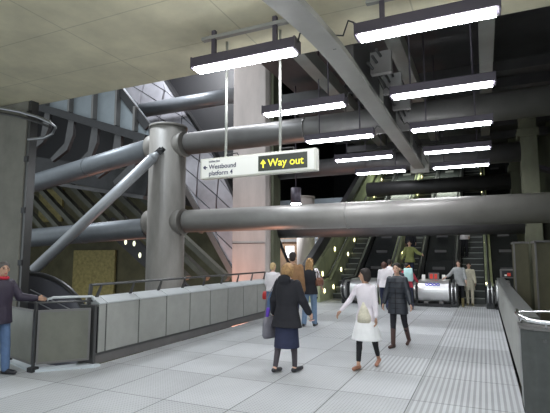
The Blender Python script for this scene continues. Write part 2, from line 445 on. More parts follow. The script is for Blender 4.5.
# cross members under the dark ceiling
for i, (y, z) in enumerate(((7.5, 6.9), (8.6, 6.75), (9.7, 6.6), (12.9, 6.5), (14.2, 6.5), (15.4, 6.45), (18.5, 6.5), (20.5, 6.5))):
    o = MB().box(-5.6, 2.55, 0, 0.32, 0, 0.28).build('cross_joist', M['strut_dark']); o.location = (0, y, z)
    tag(o, 'dark joist crossing under the high ceiling above the lamps', 'joist', 'dark joists under the ceiling')
# small ducts and pipes in the dark
for (p, r, lab) in (([(-5.5, 8.2, 6.49), (2.4, 8.2, 6.49)], 0.07, 'thin service pipe crossing behind the nearest right lamp'),
                    ([(-5.3, 13.6, 5.62), (2.4, 13.6, 5.7)], 0.06, 'thin service pipe crossing above the middle lamps')):
    o = MB().tube(p, r, 10).build('service_pipe', M['strut']); tag(o, lab, 'pipe')
t = thing('service_conduits', 'cluster of black cables and clamps hugging the right of the curved beam', 'cables', (-1.62, 7.2, 4.85))
for k in range(3):
    MB().tube([(0.03+0.07*k, 0, 0.1*k), (0.06+0.07*k, 1.2, 0.05+0.1*k), (0.02+0.07*k, 3.5, 0.1*k)], 0.025, 8).build('cable', M['cable'], t)
for k in range(3): MB().box(0, 0.35, 0.3+k*1.05, 0.42+k*1.05, -0.08, 0.3).build('clamp', M['strut'], t)

# ================================================================ LAMPS
def luminaire():
    t = thing('strip_lamp', 'x', 'lamp', (0, 0, 4.5), 0, None)
    MB().box(-0.83, 0.83, -0.11, 0.11, 0.0, 0.15).build('housing', M['housing'], t, bevel=0.01)
    MB().box(-0.79, 0.79, -0.09, 0.09, -0.038, 0.0).build('diffuser', M['tube'], t)
    for s_ in (-1, 1):
        MB().box(s_*0.83-0.012, s_*0.83+0.012, -0.115, 0.115, -0.02, 0.155).build('end_cap', M['housing'], t)
    return t
lamp0 = luminaire(); used = True
rows = {'left': -3.03, 'right': -0.54}
depth_words = ['nearest', 'second', 'third', 'fourth', 'farthest']
for side, x in rows.items():
    for k, y in enumerate((5.58, 8.0, 10.4, 12.85, 15.25)):
        t = lamp0 if not used else copy_tree(lamp0); used = True
        t.location = (x, y, 4.5)
        t['label'] = '%s glowing strip lamp in the %s row under the dark ceiling' % (depth_words[k], side) if k else 'big nearest strip lamp of the %s row, hung under the concrete slab' % side
        t['group'] = 'strip lamps above the walkway'
        top = 5.05 if y < 6.8 else 7.2
        for s_ in (-0.5, 0.5):
            if y < 6.8: MB().box(s_-0.03, s_+0.03, -0.03, 0.03, 0.15, top-4.5).build('hanger', M['housing'], t)
            else: MB().tube([(s_, 0, 0.15), (s_, 0, top-4.5)], 0.014, 8).build('hanger', M['housing'], t)
        if y < 6.8:
            MB().box(-0.7, 0.7, -0.04, 0.04, 0.42, 0.47).build('mounting_rail', M['beam'], t)
            e = 0.84 if side == 'left' else -0.84; q = 1 if e > 0 else -1
            MB().tube([(e, 0, 0.1), (e+q*0.03, 0, 0.22), (e+q*0.10, 0.0, 0.26), (e+q*0.2, 0.1, 0.12), (e+q*0.34, 0.2, 0.2), (e+q*0.42, 0.4, 0.1)], 0.012, 8).build('cable', M['cable'], t)
        else:
            e = 0.83 if side == 'left' else -0.83; q = 1 if e > 0 else -1
            MB().tube([(e, 0, 0.1), (e+q*0.08, 0, 0.2), (e+q*0.14, 0.0, 0.16), (e+q*0.22, 0.0, 0.35)], 0.012, 8).build('cable', M['cable'], t)
# the same rows carry on behind the camera
for x in rows.values():
    for y in (3.1, 0.7):
        t = copy_tree(lamp0); t.location = (x, y, 4.5)
        t['label'] = 'strip lamp of the near rows, overhead behind the viewer'; t['group'] = 'strip lamps behind the viewer'
for c in list(lamp0.children): bpy.data.objects.remove(c)
bpy.data.objects.remove(lamp0)
# downlight beyond the low pipe
t = thing('downlight', 'small round glowing downlight seen just above the low pipe', 'lamp', (-5.35, 13.4, 3.35))
MB().tube([(0, 0, 0), (0, 0, 0.5)], 0.16, 20).build('shade', M['housing'], t)
MB().tube([(0, 0, -0.03), (0, 0, 0.0)], 0.15, 20).build('bulb', mat('downlight_bulb', (1, 1, 1), emit=(0.9, 0.97, 1), estr=30), t)
MB().tube([(0, 0, 0.5), (0, 0, 3.85)], 0.02, 8).build('stem', M['housing'], t)

# ---- made-up lamps added to brighten and tint the left void and the escalators
def fill_lamp(loc, size, power, col, rot, label, vis=True):
    t = thing('fill_light', label, 'lamp', loc); t.rotation_euler = rot
    MB().box(-size[0]/2-0.04, size[0]/2+0.04, -size[1]/2-0.04, size[1]/2+0.04, 0.01, 0.14).build('housing', M['housing'], t)
    if loc[0] == -9.6: MB().tube([(0, 0, 0.14), (0, 0, 8.28)], 0.03, 8).build('stem', M['housing'], t)
    l = bpy.data.lights.new('fill_light_beam', 'AREA'); l.shape = 'RECTANGLE'; l.size, l.size_y = size; l.energy = power; l.color = col
    o = bpy.data.objects.new('fill_light_beam', l); COL.objects.link(o); o.parent = t
LIGHTS = [
    ((-9.9, 9.6, 9.2), (1.2, 0.5), 170, (0.86, 0.93, 1.0), (0.1, -0.1, 0), 'added cool fill light under the high ceiling of the left void'),
    ((-9.7, 14.6, -1.5), (1.0, 0.5), 110, (1.0, 0.45, 0.30), (R(150), R(15), 0), 'added warm red fill light low in the left void'),
    ((-24.0, 21.0, -5.7), (2.5, 0.5), 70, (1.0, 0.92, 0.65), (R(150), 0, 0), 'added yellowish fill light on the far wall of the void'),
    ((-9.6, 19.3, 4.18), (1.2, 0.5), 230, (0.9, 0.96, 1.0), (0, 0, 0), 'added white fill light over the passage behind the round column'),
    ((-12.2, 14.9, 12.2), (2.0, 0.6), 520, (0.93, 0.95, 1.0), (0.3, 0, 0), 'added cool fill light above the tall column'),
    ((2.0, 18.0, 4.6), (1.0, 0.4), 14, (0.95, 1.0, 0.75), (0, R(20), 0), 'added greenish fill light between the right piers'),
    ((-3.2, 27.0, 6.9), (4.0, 0.4), 60, (0.9, 1.0, 0.85), (0, 0, 0), 'added greenish fill light over the upper escalators'),
]
for a in LIGHTS: fill_lamp(*a)

# ================================================================ HANGING SIGN
t = thing('hanging_sign', 'white station sign hung on two poles, with a dark Way out panel', 'sign', (-3.0, 5.9, 2.88))
MB().box(-0.95, 0.95, 0, 0.12, 0, 0.315).build('sign_box', M['sign_frame'], t, bevel=0.008)
MB().box(-0.92, 0.02, -0.006, 0.0, 0.02, 0.295).build('white_face', M['white'], t)
MB().box(0.02, 0.92, -0.006, 0.0, 0.02, 0.295).build('right_face', M['white'], t)
dk = MB().box(0.06, 0.82, -0.012, -0.006, 0.045, 0.27).build('way_out_panel', M['sign_dark'], t)
text_mesh('lettering', 'Way out', 0.155, M['sign_yellow'], dk, Matrix.Translation((0.215, -0.0135, 0.105)) @ FRONT)
b = MB(); b.prism([(0.095, 0.155), (0.14, 0.215), (0.185, 0.155), (0.165, 0.145), (0.151, 0.163), (0.151, 0.09), (0.129, 0.09), (0.129, 0.163), (0.115, 0.145)], 'y', -0.016, -0.012)
b.build('arrow', M['sign_yellow'], dk)
text_mesh('lettering', 'Westbound\nplatform 4', 0.1, M['sign_text'], t, Matrix.Translation((-0.79, -0.008, 0.145)) @ FRONT)
text_mesh('lettering', 'Jubilee line', 0.045, M['sign_text'], t, Matrix.Translation((-0.79, -0.008, 0.248)) @ FRONT)
b = MB(); b.prism([(-0.895, 0.173), (-0.855, 0.205), (-0.843, 0.192), (-0.856, 0.18), (-0.815, 0.18), (-0.815, 0.166), (-0.856, 0.166), (-0.843, 0.154), (-0.855, 0.141)], 'y', -0.01, -0.006)
b.build('arrow', M['sign_text'], t)
for x, top in ((-0.53, 2.165), (0.38, 2.165)):
    MB().tube([(x, 0.06, 0.31), (x, 0.06, top)], 0.02, 12).build('pole', M['pole'], t)
    MB().tube([(x, 0.06, 0.32), (x+0.03, 0.06, 0.37), (x+0.2, 0.06, 0.37), (x+0.23, 0.06, 0.315)], 0.01, 8).build('cable_loop', M['cable'], t)

# ================================================================ LEFT BALUSTRADE
X0 = -5.62
t = thing('parapet_wall', 'long grey panelled parapet with pale sloping coping along the left of the walkway', 'parapet', (X0, 5.56, 0))
MB().box(-0.30, -0.03, 0, 6.6, 0, 0.14).build('kick_plate', M['strut'], t)
MB().box(-0.30, -0.02, 0, 6.6, 0.14, 0.18).build('bottom_rail', M['rail_dark'], t)
ysm = [5.6, 5.77] + [5.77 + 0.78*i for i in range(1, 9)]
for a, c in zip(ysm, ysm[1:]):
    a -= 5.56; c -= 5.56
    MB().box(-0.28, 0.0, a+0.012, c-0.012, 0.18, 0.93).build('wall_panel', M['panel'], t, bevel=0.006)
    b = MB(); b.prism([(-0.30, 0.935), (0.01, 0.935), (0.01, 0.95), (-0.16, 1.04), (-0.30, 1.04)], 'y', a+0.006, c-0.006)
    b.build('coping', M['cap'], t)
b = MB(); b.box(-0.27, -0.012, 0.04, 6.44, 0.18, 0.9); b.build('core', M['iron'], t)
t = thing('handrail', 'dark flat handrail on slanted brackets above the left parapet', 'handrail', (X0-0.14, 5.56, 0))
MB().tube([(0, 0, 1.24), (0, 6.4, 1.24)], 0.022, 12).build('rail', M['rail_dark'], t)
for y in ysm[1:]:
    yy = y - 5.56
    MB().hexa([(-0.03, yy-0.1, 1.035), (-0.01, yy-0.1, 1.035), (-0.01, yy-0.03, 1.035), (-0.03, yy-0.03, 1.035)],
              [(-0.03, yy+0.01, 1.225), (-0.01, yy+0.01, 1.225), (-0.01, yy+0.05, 1.225), (-0.03, yy+0.05, 1.225)]).build('bracket', M['rail_dark'], t)
# end frame
t = thing('end_post', 'dark steel post closing the near end of the long left parapet', 'post', (X0, 5.5, 0))
MB().box(-0.30, 0.02, 0.0, 0.05, 0, 0.93).build('post', M['rail_dark'], t)
MB().bar((-0.14, 0.02, 0.92), (-0.14, 0.06, 1.25), 0.03, 0.06).build('riser', M['rail_dark'], t)

# corner parapet of framed stone panels at the near left
P = [Vector((-7.6, 5.26, 0)), Vector((-7.08, 5.14, 0)), Vector((-6.14, 4.88, 0)), Vector((-5.64, 5.50, 0))]
t = thing('corner_parapet', 'low parapet of framed grey-green stone panels by the standing man', 'parapet', P[2])
def seg_panel(a, c, parent, o0):
    a = a - o0; c = c - o0; d = (c-a).normalized(); nrm = Vector((-d.y, d.x, 0)) * 0.02
    a2, c2 = a + d*0.03, c - d*0.03
    def bx(p, q, z0, z1, th):
        n2 = nrm.normalized()*th
        return MB().hexa([p-n2+Vector((0,0,z0)), q-n2+Vector((0,0,z0)), q+n2+Vector((0,0,z0)), p+n2+Vector((0,0,z0))],
                         [p-n2+Vector((0,0,z1)), q-n2+Vector((0,0,z1)), q+n2+Vector((0,0,z1)), p+n2+Vector((0,0,z1))])
    bx(a2, c2, 0.13, 0.86, 0.015).build('stone_panel', M['stone'], parent)
    for (p, q, z0, z1) in ((a2, c2, 0.10, 0.13), (a2, c2, 0.86, 0.89), (a2, a2+d*0.03, 0.13, 0.86), (c2-d*0.03, c2, 0.13, 0.86)):
        bx(p, q, z0, z1, 0.024).build('panel_frame', M['strut'], parent)
for a, c in zip(P, P[1:]): seg_panel(a, c, t, P[2])
for p in P[:3]:
    q = p - P[2]
    MB().box(q.x-0.018, q.x+0.018, q.y-0.018, q.y+0.018, 0.04, 1.0).build('post', M['rail_dark'], t)
    MB().box(q.x-0.06, q.x+0.06, q.y-0.06, q.y+0.06, 0.0, 0.07).build('post_foot', M['black'], t, bevel=0.01)
rl = [p - P[2] + Vector((0, 0, 1.0)) for p in P]
MB().tube(rl, 0.017, 12).build('top_rail', M['rail_dark'], t)
t = thing('plinth_strip', 'pale blue-grey plinth strip on the floor under the corner parapet', 'plinth', (0, 0, 0))
b = MB()
q = [(-7.7, 5.28), (-7.05, 5.13), (-6.12, 4.83), (-5.5, 5.45), (-5.5, 5.56), (-5.75, 5.56), (-6.16, 5.02), (-7.7, 5.42)]
b.prism(q, 'z', 0.0, 0.035); b.build('strip', M['plinth'], t)
t = thing('grab_rail', 'bright white tube rail on top of the corner parapet', 'handrail', (-6.05, 5.0, 1.05))
MB().tube([(0.0, 0.0, -0.05), (0.0, 0.0, 0.0), (0.05, 0.06, 0.02), (0.41, 0.47, 0.02), (0.43, 0.5, -0.05)], 0.021, 12).build('rail', M['cap'], t)

# ================================================================ RIGHT PARAPET
t = thing('parapet_wall', 'long parapet with dark coping running along the right of the walkway', 'parapet', (0.36, 6.0, 0))
n_p = 9
for i in range(n_p):
    y0 = 0.25 + i*1.18; MB().box(0.0, 0.1, y0, y0+1.165, 0.06, 0.93).build('wall_panel', M['panel'], t, bevel=0.004)
MB().box(0.02, 0.16, 0.25, 10.85, 0.0, 0.92).build('core', M['iron'], t)
MB().box(-0.015, 0.20, 0.25, 10.85, 0.93, 0.99).build('coping', M['granite_top'], t, bevel=0.008)
MB().box(0.10, 0.20, 0.25, 10.85, -0.4, 0.93).build('back_panel', M['granite'], t)
t = thing('corner_block', 'dark stone-clad parapet end at the right edge with a step-back top', 'parapet', (0.33, 5.75, 0))
b = MB(); b.prism([(0.0, 0.12), (0.13, 0.0), (1.6, -0.12), (1.6, 0.12), (0.25, 0.2), (0.0, 0.45)], 'z', 0.0, 0.90); b.build('stone_body', M['granite'], t, bevel=0.008)
b = MB(); b.prism([(-0.01, 0.11), (0.125, -0.012), (1.6, -0.13), (1.6, 0.13), (0.25, 0.21), (-0.01, 0.46)], 'z', 0.90, 0.93); b.build('coping', M['strut'], t)
MB().box(0.0, 0.03, 0.12, 0.45, 0.0, 0.05).build('foot', M['black'], t)
MB().tube([(0.22, -0.02, 0.8), (0.22, -0.04, 0.8)], 0.02, 12).build('fixing_stud', M['rail_dark'], t)
t = thing('bent_handrail', 'bright bent tubular handrail on the right corner block', 'handrail', (0.32, 6.05, 1.0))
pts = [(0.02, 0.45, 0.03), (0.0, 0.1, 0.03), (0.02, -0.1, 0.02), (0.10, -0.27, 0.0), (0.2, -0.33, -0.005), (0.5, -0.36, -0.01), (1.5, -0.42, -0.02)]
MB().tube(pts, 0.024, 14).build('rail', M['chrome'], t)
MB().tube([(0.02, 0.3, 0.03), (0.5, 0.32, 0.05), (1.5, 0.3, 0.05)], 0.012, 12).build('rear_rail', M['chrome'], t)
for (x, y) in ((0.04, 0.05), (0.25, -0.33), (0.9, -0.38)): MB().tube([(x, y, 0.0), (x, y+0.02, -0.08)], 0.012, 10).build('bracket', M['chrome'], t)
t = thing('notice_box', 'small box with a red and white notice at the far end of the right parapet', 'box', (0.45, 16.6, 0.99))
MB().box(0, 0.42, 0, 0.3, 0, 0.28).build('casing', M['strut'], t, bevel=0.01)
MB().box(0.05, 0.37, -0.006, 0, 0.04, 0.24).build('dark_face', M['black'], t)
MB().box(0.2, 0.3, -0.012, -0.006, 0.07, 0.17).build('red_notice', M['red'], t)
MB().box(0.12, 0.19, -0.012, -0.006, 0.07, 0.12).build('white_notice', M['white'], t)
# stair flight in the well on the right
t = thing('stair_flight', 'dark stair flight descending in the well right of the parapet', 'stairs', (0.6, 7, 0))
for k in range(20): MB().box(0, 1.9, k*0.3, k*0.3+0.32, -0.35-k*0.17, -0.2-k*0.17).build('tread', M['iron'], t)

# ================================================================ ESCALATORS
def esc_z(y): return max(0.0, (y-17.9)*0.5774)
def slope_side(x0, x1, zlo, zhi, ya, yb, b):
    ystart = 17.9 + 0.2
    pts_lo = [(ya, zlo if zlo > -0.2 else zlo), (17.9, zlo), (yb, (yb-17.9)*0.5774 + zlo)]
    pts_hi = [(yb, (yb-17.9)*0.5774 + zhi), (17.9-0.15, zhi), (ya, zhi)]
    b.prism([(p[0], p[1]) for p in pts_lo + pts_hi], 'x', x0, x1)
YT = 32.0
def escalator(xl, label, side_left_mat, lamps_left, lamps_right, y_front, n_steps=44):
    # xl = left edge of the steps, 0.8 wide
    t = thing('escalator', label, 'escalator', (xl, 17.0, 0), 0, 'escalators')
    o = Vector((xl, 17.0, 0)); T = Matrix.Translation(-o)
    for k in range(n_steps):
        y = 17.9 + k*0.40; z = 0.231*(k)
        if y > YT: break
        b = MB(); b.box(xl+0.01, xl+0.79, y, y+0.42, z-0.02, z+0.231 - 0.03); b.xf(T)
        s = b.build('step', M['step'], t)
        b = MB(); b.box(xl+0.01, xl+0.79, y-0.006, y+0.05, z+0.231-0.032, z+0.231-0.002); b.xf(T); b.build('step_nosing', M['step_edge'], s)
    b = MB(); b.box(xl, xl+0.8, 16.9, 17.9, 0.0, 0.012); b.xf(T); b.build('comb_plate', M['steel'], t)
    for side, (xa, xb, mt) in {'left': (xl-0.26, xl-0.02, side_left_mat), 'right': (xl+0.82, xl+1.06, M['cover'])}.items():
        b = MB(); slope_side(xa, xb, -0.3, 0.72, y_front+0.35, YT, b); b.xf(T); b.build('balustrade', mt, t)
        b = MB(); slope_side(xa-0.0, xb+0.0, 0.73, 0.77, y_front+0.4, YT, b); b.xf(T); b.build('deck_trim', M['green_side'] if (mt is M['green_side'] or (lamps_right and side == 'right')) else M['iron'], t)
        xm = (xa+xb)/2
        pts = []
        for a in range(0, 13):      # newel loop
            an = -PI/2 - PI*a/12
            pts.append((xm, y_front+0.42+math.cos(an)*0.42, 0.52+math.sin(an)*0.36))
        pts = [(xm, y_front+1.2, 0.16)] + pts + [(xm, 17.75, 0.88), (xm, YT, (YT-17.9)*0.5774+0.95)]
        b = MB(); b.tube(pts, 0.045, 10); b.xf(T); b.build('handrail', M['rubber'], t)
        b = MB()
        poly = [(y_front+0.42+math.cos(-PI/2-PI*a/12)*0.37, 0.5+math.sin(-PI/2-PI*a/12)*0.32) for a in range(13)] + [(y_front+1.0, 0.82), (y_front+1.0, 0.18)]
        b.prism(poly, 'x', xm-0.07, xm+0.07); b.xf(T); b.build('newel_panel', M['steel'], t)
    if lamps_left or lamps_right:
        y = 16.9
        while y < YT-1:
            zc = (max(17.9, y)-17.9)*0.5774 + 0.38
            if lamps_left:
                b = MB(); b.ell((xl-0.01, y, zc), (0.012, 0.07, 0.09)); b.xf(T); b.build('marker_lamp', M['lampspot'], t)
            if lamps_right:
                b = MB(); b.ell((xl+0.85, y, zc+0.42), (0.02, 0.05, 0.035)); b.xf(T); b.build('marker_lamp', M['lampspot'], t)
            y += 1.15
    return t
escalator(-5.58, 'leftmost escalator, its left side a lit green panel with marker lamps', M['green_side'], True, False, 16.0)
escalator(-3.19, 'middle escalator carrying the person in an olive jacket', M['green_side'], True, False, 16.2)
escalator(-0.82, 'right escalator with clear dark steps behind the woman in grey', M['cover'], False, True, 16.2)

# broad green panel and dark sloping band at the left of the leftmost escalator
t = thing('escalator_side_wall', 'broad greenish wall panel with lamps flanking the leftmost escalator', 'panel', (-5.95, 17, 0))
b = MB(); b.prism([(-0.9, 0.0), (0.9, -0.0), (0.9+13, 7.5), (0.9+13, 9.2), (1.2, 1.95), (-0.9, 0.95)], 'x', -0.10, 0.08); b.build('panel', M['green_side'], t)
b = MB(); b.prism([(-0.9, 0.96), (1.2, 1.96), (14.0, 9.25), (14.0, 9.75), (1.0, 2.35), (-0.9, 1.35)], 'x', -0.28, -0.05); b.build('dark_band', M['strut_dark'], t)
for (y, z) in ((-0.5, 0.5), (0.5, 1.0), (2.2, 2.0)):
    MB().ell((0.09, y, z), (0.012, 0.07, 0.1)).build('marker_lamp', M['lampspot'], t)

# inclined covers between the escalators, with the stainless drums in front
def cover(x0, x1, label, n=2):
    t = thing('inclined_cover', label, 'panel', (x0, 17.6, 0), 0, 'dark covers between escalators')
    L = x1-x0
    b = MB(); b.prism([(0, 0), (YT-17.6, 0), (YT-17.6, (YT-17.6)*0.5774+0.55), (0.3, 0.72)], 'x', 0, L); b.build('cover_plate', M['cover'], t)
    for k in range(0, 12):
        y = 1.1 + k*1.15
        MB().box(L*0.28, L*0.72, y, y+0.05, 0.55+y*0.5774-0.02, 0.55+y*0.5774+0.10).build('stop_bar', M['strut_dark'], t)
    return t
def drum(x0, x1, label, sig=True):
    t = thing('steel_drum_barrier', label, 'barrier', (x0, 16.35, 0), 0)
    L = x1-x0
    poly = [(0.42+math.cos(-PI/2-PI*a/16)*0.40, 0.49+math.sin(-PI/2-PI*a/16)*0.39) for a in range(17)]
    poly = [(1.1, 0.10)] + poly + [(1.1, 0.88)]
    b = MB(); b.prism(poly, 'x', 0.03, L-0.03); b.build('drum', M['steel'], t)
    MB().box(0, L, 0.1, 1.1, 0, 0.1).build('base', M['iron'], t)
    for x in (0.22, L-0.35): MB().box(x, x+0.13, 0.03, 0.06, 0.12, 0.20).build('vent_cap', M['strut'], t)
    if sig:
        for k in range(4):
            pp = []
            for a in range(13):
                z_ = 0.745+0.036*math.sin(a*PI/6)
                pp.append((0.32+0.12*k+0.05*math.cos(a*PI/6), 0.42-0.40*math.sqrt(1-((z_-0.49)/0.39)**2)-0.012, z_))
            MB().tube(pp, 0.014, 6).build('blue_mark', M['blue'], t)
        for x in (0.13, L-0.26): MB().box(x, x+0.11, 0.42, 0.44, 0.87, 1.06).build('white_card', M['white'], t)
        MB().box(0.38, 0.48, 0.55, 0.6, 0.92, 1.08).build('red_button_plate', M['red'], t)
        MB().box(0.53, 0.62, 0.55, 0.6, 0.92, 1.08).build('red_button_plate', M['red'], t)
        MB().box(0.33, 0.68, 0.58, 0.64, 0.86, 1.12).build('control_box', M['strut'], t)
    return t
cover(-4.5, -3.47, 'dark inclined cover between leftmost and middle escalators')
cover(-2.11, -1.1, 'dark inclined cover directly above the stainless drum with blue marks')
cover(0.26, 1.25, 'dark inclined cover right of the right escalator')
drum(-4.5, -3.45, 'stainless drum barrier between escalators, behind the woman in white', False)
drum(-2.13, -1.08, 'shiny stainless drum barrier with blue ring marks, left of woman in grey')
drum(0.28, 0.75, 'narrow stainless drum barrier at the far end of the right parapet', False)

# passage details behind the columns
t = thing('kiosk', 'brown kiosk front with a lit poster beyond the slim round column', 'kiosk', (-7.4, 21.4, 0))
MB().box(0, 1.0, 0, 0.5, 0, 3.0).build('body', M['kiosk'], t)
MB().box(0.2, 0.8, -0.03, 0, 1.0, 2.1).build('poster', M['screen'], t)
MB().box(0.3, 0.55, -0.04, -0.03, 1.0, 1.7).build('poster_figure', M['poster_dark'], t)
MB().box(-0.1, 1.1, -0.1, 0.5, 2.4, 2.55).build('fascia', M['strut'], t)
t = thing('kiosk', 'brown kiosk front left of the slim round column', 'kiosk', (-9.6, 21.4, 0))
MB().box(0, 1.2, 0, 0.5, 0, 3.0).build('body', M['kiosk'], t)
MB().box(0.5, 0.95, -0.03, 0, 1.6, 2.2).build('window_pane', M['screen'], t)
MB().box(-0.1, 1.3, -0.1, 0.5, 2.4, 2.55).build('fascia', M['strut'], t)
o = MB().bar((-8.6, 19.2, 2.6), (-7.4, 19.2, 0.03), 0.06, 0.12).build('slanted_rail', M['black']); tag(o, 'black slanted rail beyond the brown-coated person', 'rail')

# ================================================================ LEFT VOID: cladding, girder, stringers
# diamond-panelled inclined casing, plane leaning down to the right
t = thing('diamond_clad_casing', 'inclined casing clad in diamond metal panels left of the tall column', 'cladding', (-12, 17.3, 6))
off = Vector((-12, 17.3, 6))
STN = [(Vector((-17.62, 17.3, 11.8)), Vector((-14.53, 17.3, 11.3))), (Vector((-13.3, 17.3, 6.44)), Vector((-10.92, 17.3, 6.36))), (Vector((-9.48, 17.3, 0.6)), Vector((-7.85, 17.3, 0.64)))]
dy = Vector((0, 0.5, 0))
for (a0, b0), (a1, b1) in zip(STN, STN[1:]):
    MB().hexa([a0-off, b0-off, b1-off, a1-off], [a0-off+dy, b0-off+dy, b1-off+dy, a1-off+dy]).build('casing_body', M['iron'], t)
    MB().bar(b0-off+Vector((0.05, -0.1, 0)), b1-off+Vector((0.05, -0.1, 0)), 0.12, 0.12).build('edge_rail', M['iron'], t)
    MB().bar(a0-off+Vector((-0.05, -0.1, 0)), a1-off+Vector((-0.05, -0.1, 0)), 0.26, 0.24).build('edge_rail', M['strut'], t)
def pq(u, v):
    v *= 2; k = 0 if v < 1 else 1; v -= k
    return (STN[k][0]*(1) if False else (STN[k][0]*(1-u)+STN[k][1]*u)*(1-v) + (STN[k+1][0]*(1-u)+STN[k+1][1]*u)*v) - off
nu, nv = 2, 7
for i in range(-1, nu*2+1):
    for j in range(-1, nv*2+1):
        if (i+j) % 2: continue
        cu, cv = (i+0.5)/(nu*2), (j+0.5)/(nv*2)
        du, dv = 0.93/(nu*2), 0.93/(nv*2)
        pts = [(cu, cv-dv), (cu+du, cv), (cu, cv+dv), (cu-du, cv)]
        pts = [(min(max(a_, 0.01), 0.99), min(max(c_, 0.0), 0.9999)) for a_, c_ in pts]
        if max(p[1] for p in pts)-min(p[1] for p in pts) < 0.01: continue
        b = MB(); rx, rz = random.uniform(-0.05, 0.05), random.uniform(-0.04, 0.06)
        P4 = [pq(*p) for p in pts]
        uniq = []
        for p in P4:
            if all((p-q_).length > 0.02 for q_ in uniq): uniq.append(p)
        if len(uniq) < 3: continue
        cen = sum(uniq, Vector())/len(uniq)
        v0 = [b.bm.verts.new(p + Vector((0, -0.005, 0))) for p in uniq]
        v1 = [b.bm.verts.new(p + Vector((0, -0.13-(p.x-cen.x)*rx-(p.z-cen.z)*rz, 0))) for p in uniq]
        b.bm.faces.new(v0); b.bm.faces.new(list(reversed(v1)))
        for k in range(len(uniq)): b.bm.faces.new((v0[k], v0[(k+1) % len(uniq)], v1[(k+1) % len(uniq)], v1[k]))
        b.build('diamond_panel', M['cladding'], t)

# panelled girder box, upper left
t = thing('panelled_girder', 'grey-blue panelled girder with upright fins under the slab at upper left', 'girder', (-13, 13.1, 7))
def gz(x): return 6.06 - (x+11.04)*0.347 - 7
b = MB(); b.prism([(-8, 4.6), (-3.0, 3.0), (-0.9, 2.7), (1.9, -0.6), (1.96, gz(-11.04)), (-8, gz(-21))], 'y', 0.0, 0.5); b.build('web_panel', M['cladding_grey'], t)
MB().bar((-0.95, -0.06, 2.75), (1.95, -0.06, -0.6), 0.1, 0.3).build('edge_flange', M['iron'], t)
MB().bar((-8, -0.05, gz(-21)-0.12), (1.96, -0.05, gz(-11.04)-0.12), 0.4, 0.3).build('bottom_flange', M['iron'], t)
for k, x in enumerate((-17.9, -16.4, -15.0, -13.7, -12.5, -11.6)):
    xx = x + 13; zz = gz(x)
    top_ = 3.0 if x < -14 else 3.0 - (x+13.9)*1.2
    MB().box(xx-0.05, xx+0.05, -0.22, 0.0, zz+0.05, top_).build('upright_fin', M['strut'], t)
    MB().prism([(xx-0.08, zz-0.2), (xx+0.22, zz-0.25), (xx+0.2, zz-0.9), (xx-0.1, zz-1.5), (xx-0.9, zz-1.9), (xx-1.0, zz-1.75), (xx-0.25, zz-1.2)], 'y', -0.1, 0.05).build('curved_bracket', M['strut_dark'], t)
# dark under-structure
t = thing('dark_girder', 'dark sloping girder beneath the panelled girder in the left void', 'girder', (-15, 14, 5))
MB().bar((-8, 0, 1.6), (3.4, 0, -0.6), 0.5, 0.9).build('web', M['iron'], t)
MB().bar((-8, -0.3, 0.9), (3.4, -0.3, -1.1), 0.3, 0.14).build('bottom_flange', M['strut_dark'], t)
# escalator undersides: parallel kinked stringers falling to the right
for k in range(10):
    xs = -23.0 + k*1.05
    o = MB()
    o.bar((-0.8, 0, 0.08), (0, 0, 0), 0.3, 0.2); o.bar((0, 0, 0), (3.5, 0, -2.69), 0.3, 0.2)
    o = o.build('inclined_stringer', M['stringer']); o.location = (xs, 15.2, 5.35)
    tag(o, 'olive-grey steel stringer slanting down to the right in the dark left void', 'stringer', 'parallel stringers in the left void')
for k in range(3):
    xs = -13.3 + k*0.9
    o = MB(); o.bar((0, 0, 0), (2.9, 0, -2.24), 0.3, 0.2)
    o = o.build('inclined_stringer', M['stringer']); o.location = (xs, 14.8, 3.1)
    tag(o, 'olive-grey steel stringer slanting down, seen low beneath the pipes', 'stringer', 'low stringers in the left void')
# soffit sheet behind the stringers
o = MB(); o.hexa([(-30, 18.6, 9.5), (-9.8, 18.6, 3.1), (-9.8, 18.8, 3.1), (-30, 18.8, 9.5)], [(-30, 18.6, 12.4), (-9.8, 18.6, 12.4), (-9.8, 18.8, 12.4), (-30, 18.8, 12.4)])
o = o.build('dark_bulkhead', M['black']); tag(o, 'black bulkhead behind the slanting stringers', 'bulkhead')
# perforated stringer with small lights showing through
t = thing('perforated_stringer', 'black perforated stringer with small openings showing light, above the left rail', 'stringer', (-15.5, 17.4, 2.3))
MB().bar((-1.5, 0, 1.0), (6.5, 0, -4.6), 0.2, 0.75).build('plate', M['black'], t)
dd = Vector((8.0, 0, -5.6)).normalized()
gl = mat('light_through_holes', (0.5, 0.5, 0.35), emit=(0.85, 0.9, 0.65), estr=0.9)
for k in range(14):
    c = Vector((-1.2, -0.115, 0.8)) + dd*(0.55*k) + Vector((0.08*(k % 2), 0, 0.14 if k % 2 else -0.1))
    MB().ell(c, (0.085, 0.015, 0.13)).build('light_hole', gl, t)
# lit parts of the olive wall, their light put in as a paler colour
for (x0, x1, z0, z1, lab) in ((-26.4, -22.6, -4.0, 2.1, 'olive concrete wall panel low in the left void, coloured paler as if lit'), (-30.2, -27.8, 4.2, 6.6, 'small olive wall panel beside the grey pier, coloured paler as if lit'),
                              ):
    o = MB().box(0, x1-x0, 0, 0.15, 0, z1-z0).build('wall_panel', mat('olive_painted_lit', (0.27, 0.235, 0.10), 0.7, var=0.35, scale=4)); o.location = (x0, 23.75, z0); tag(o, lab, 'panel')
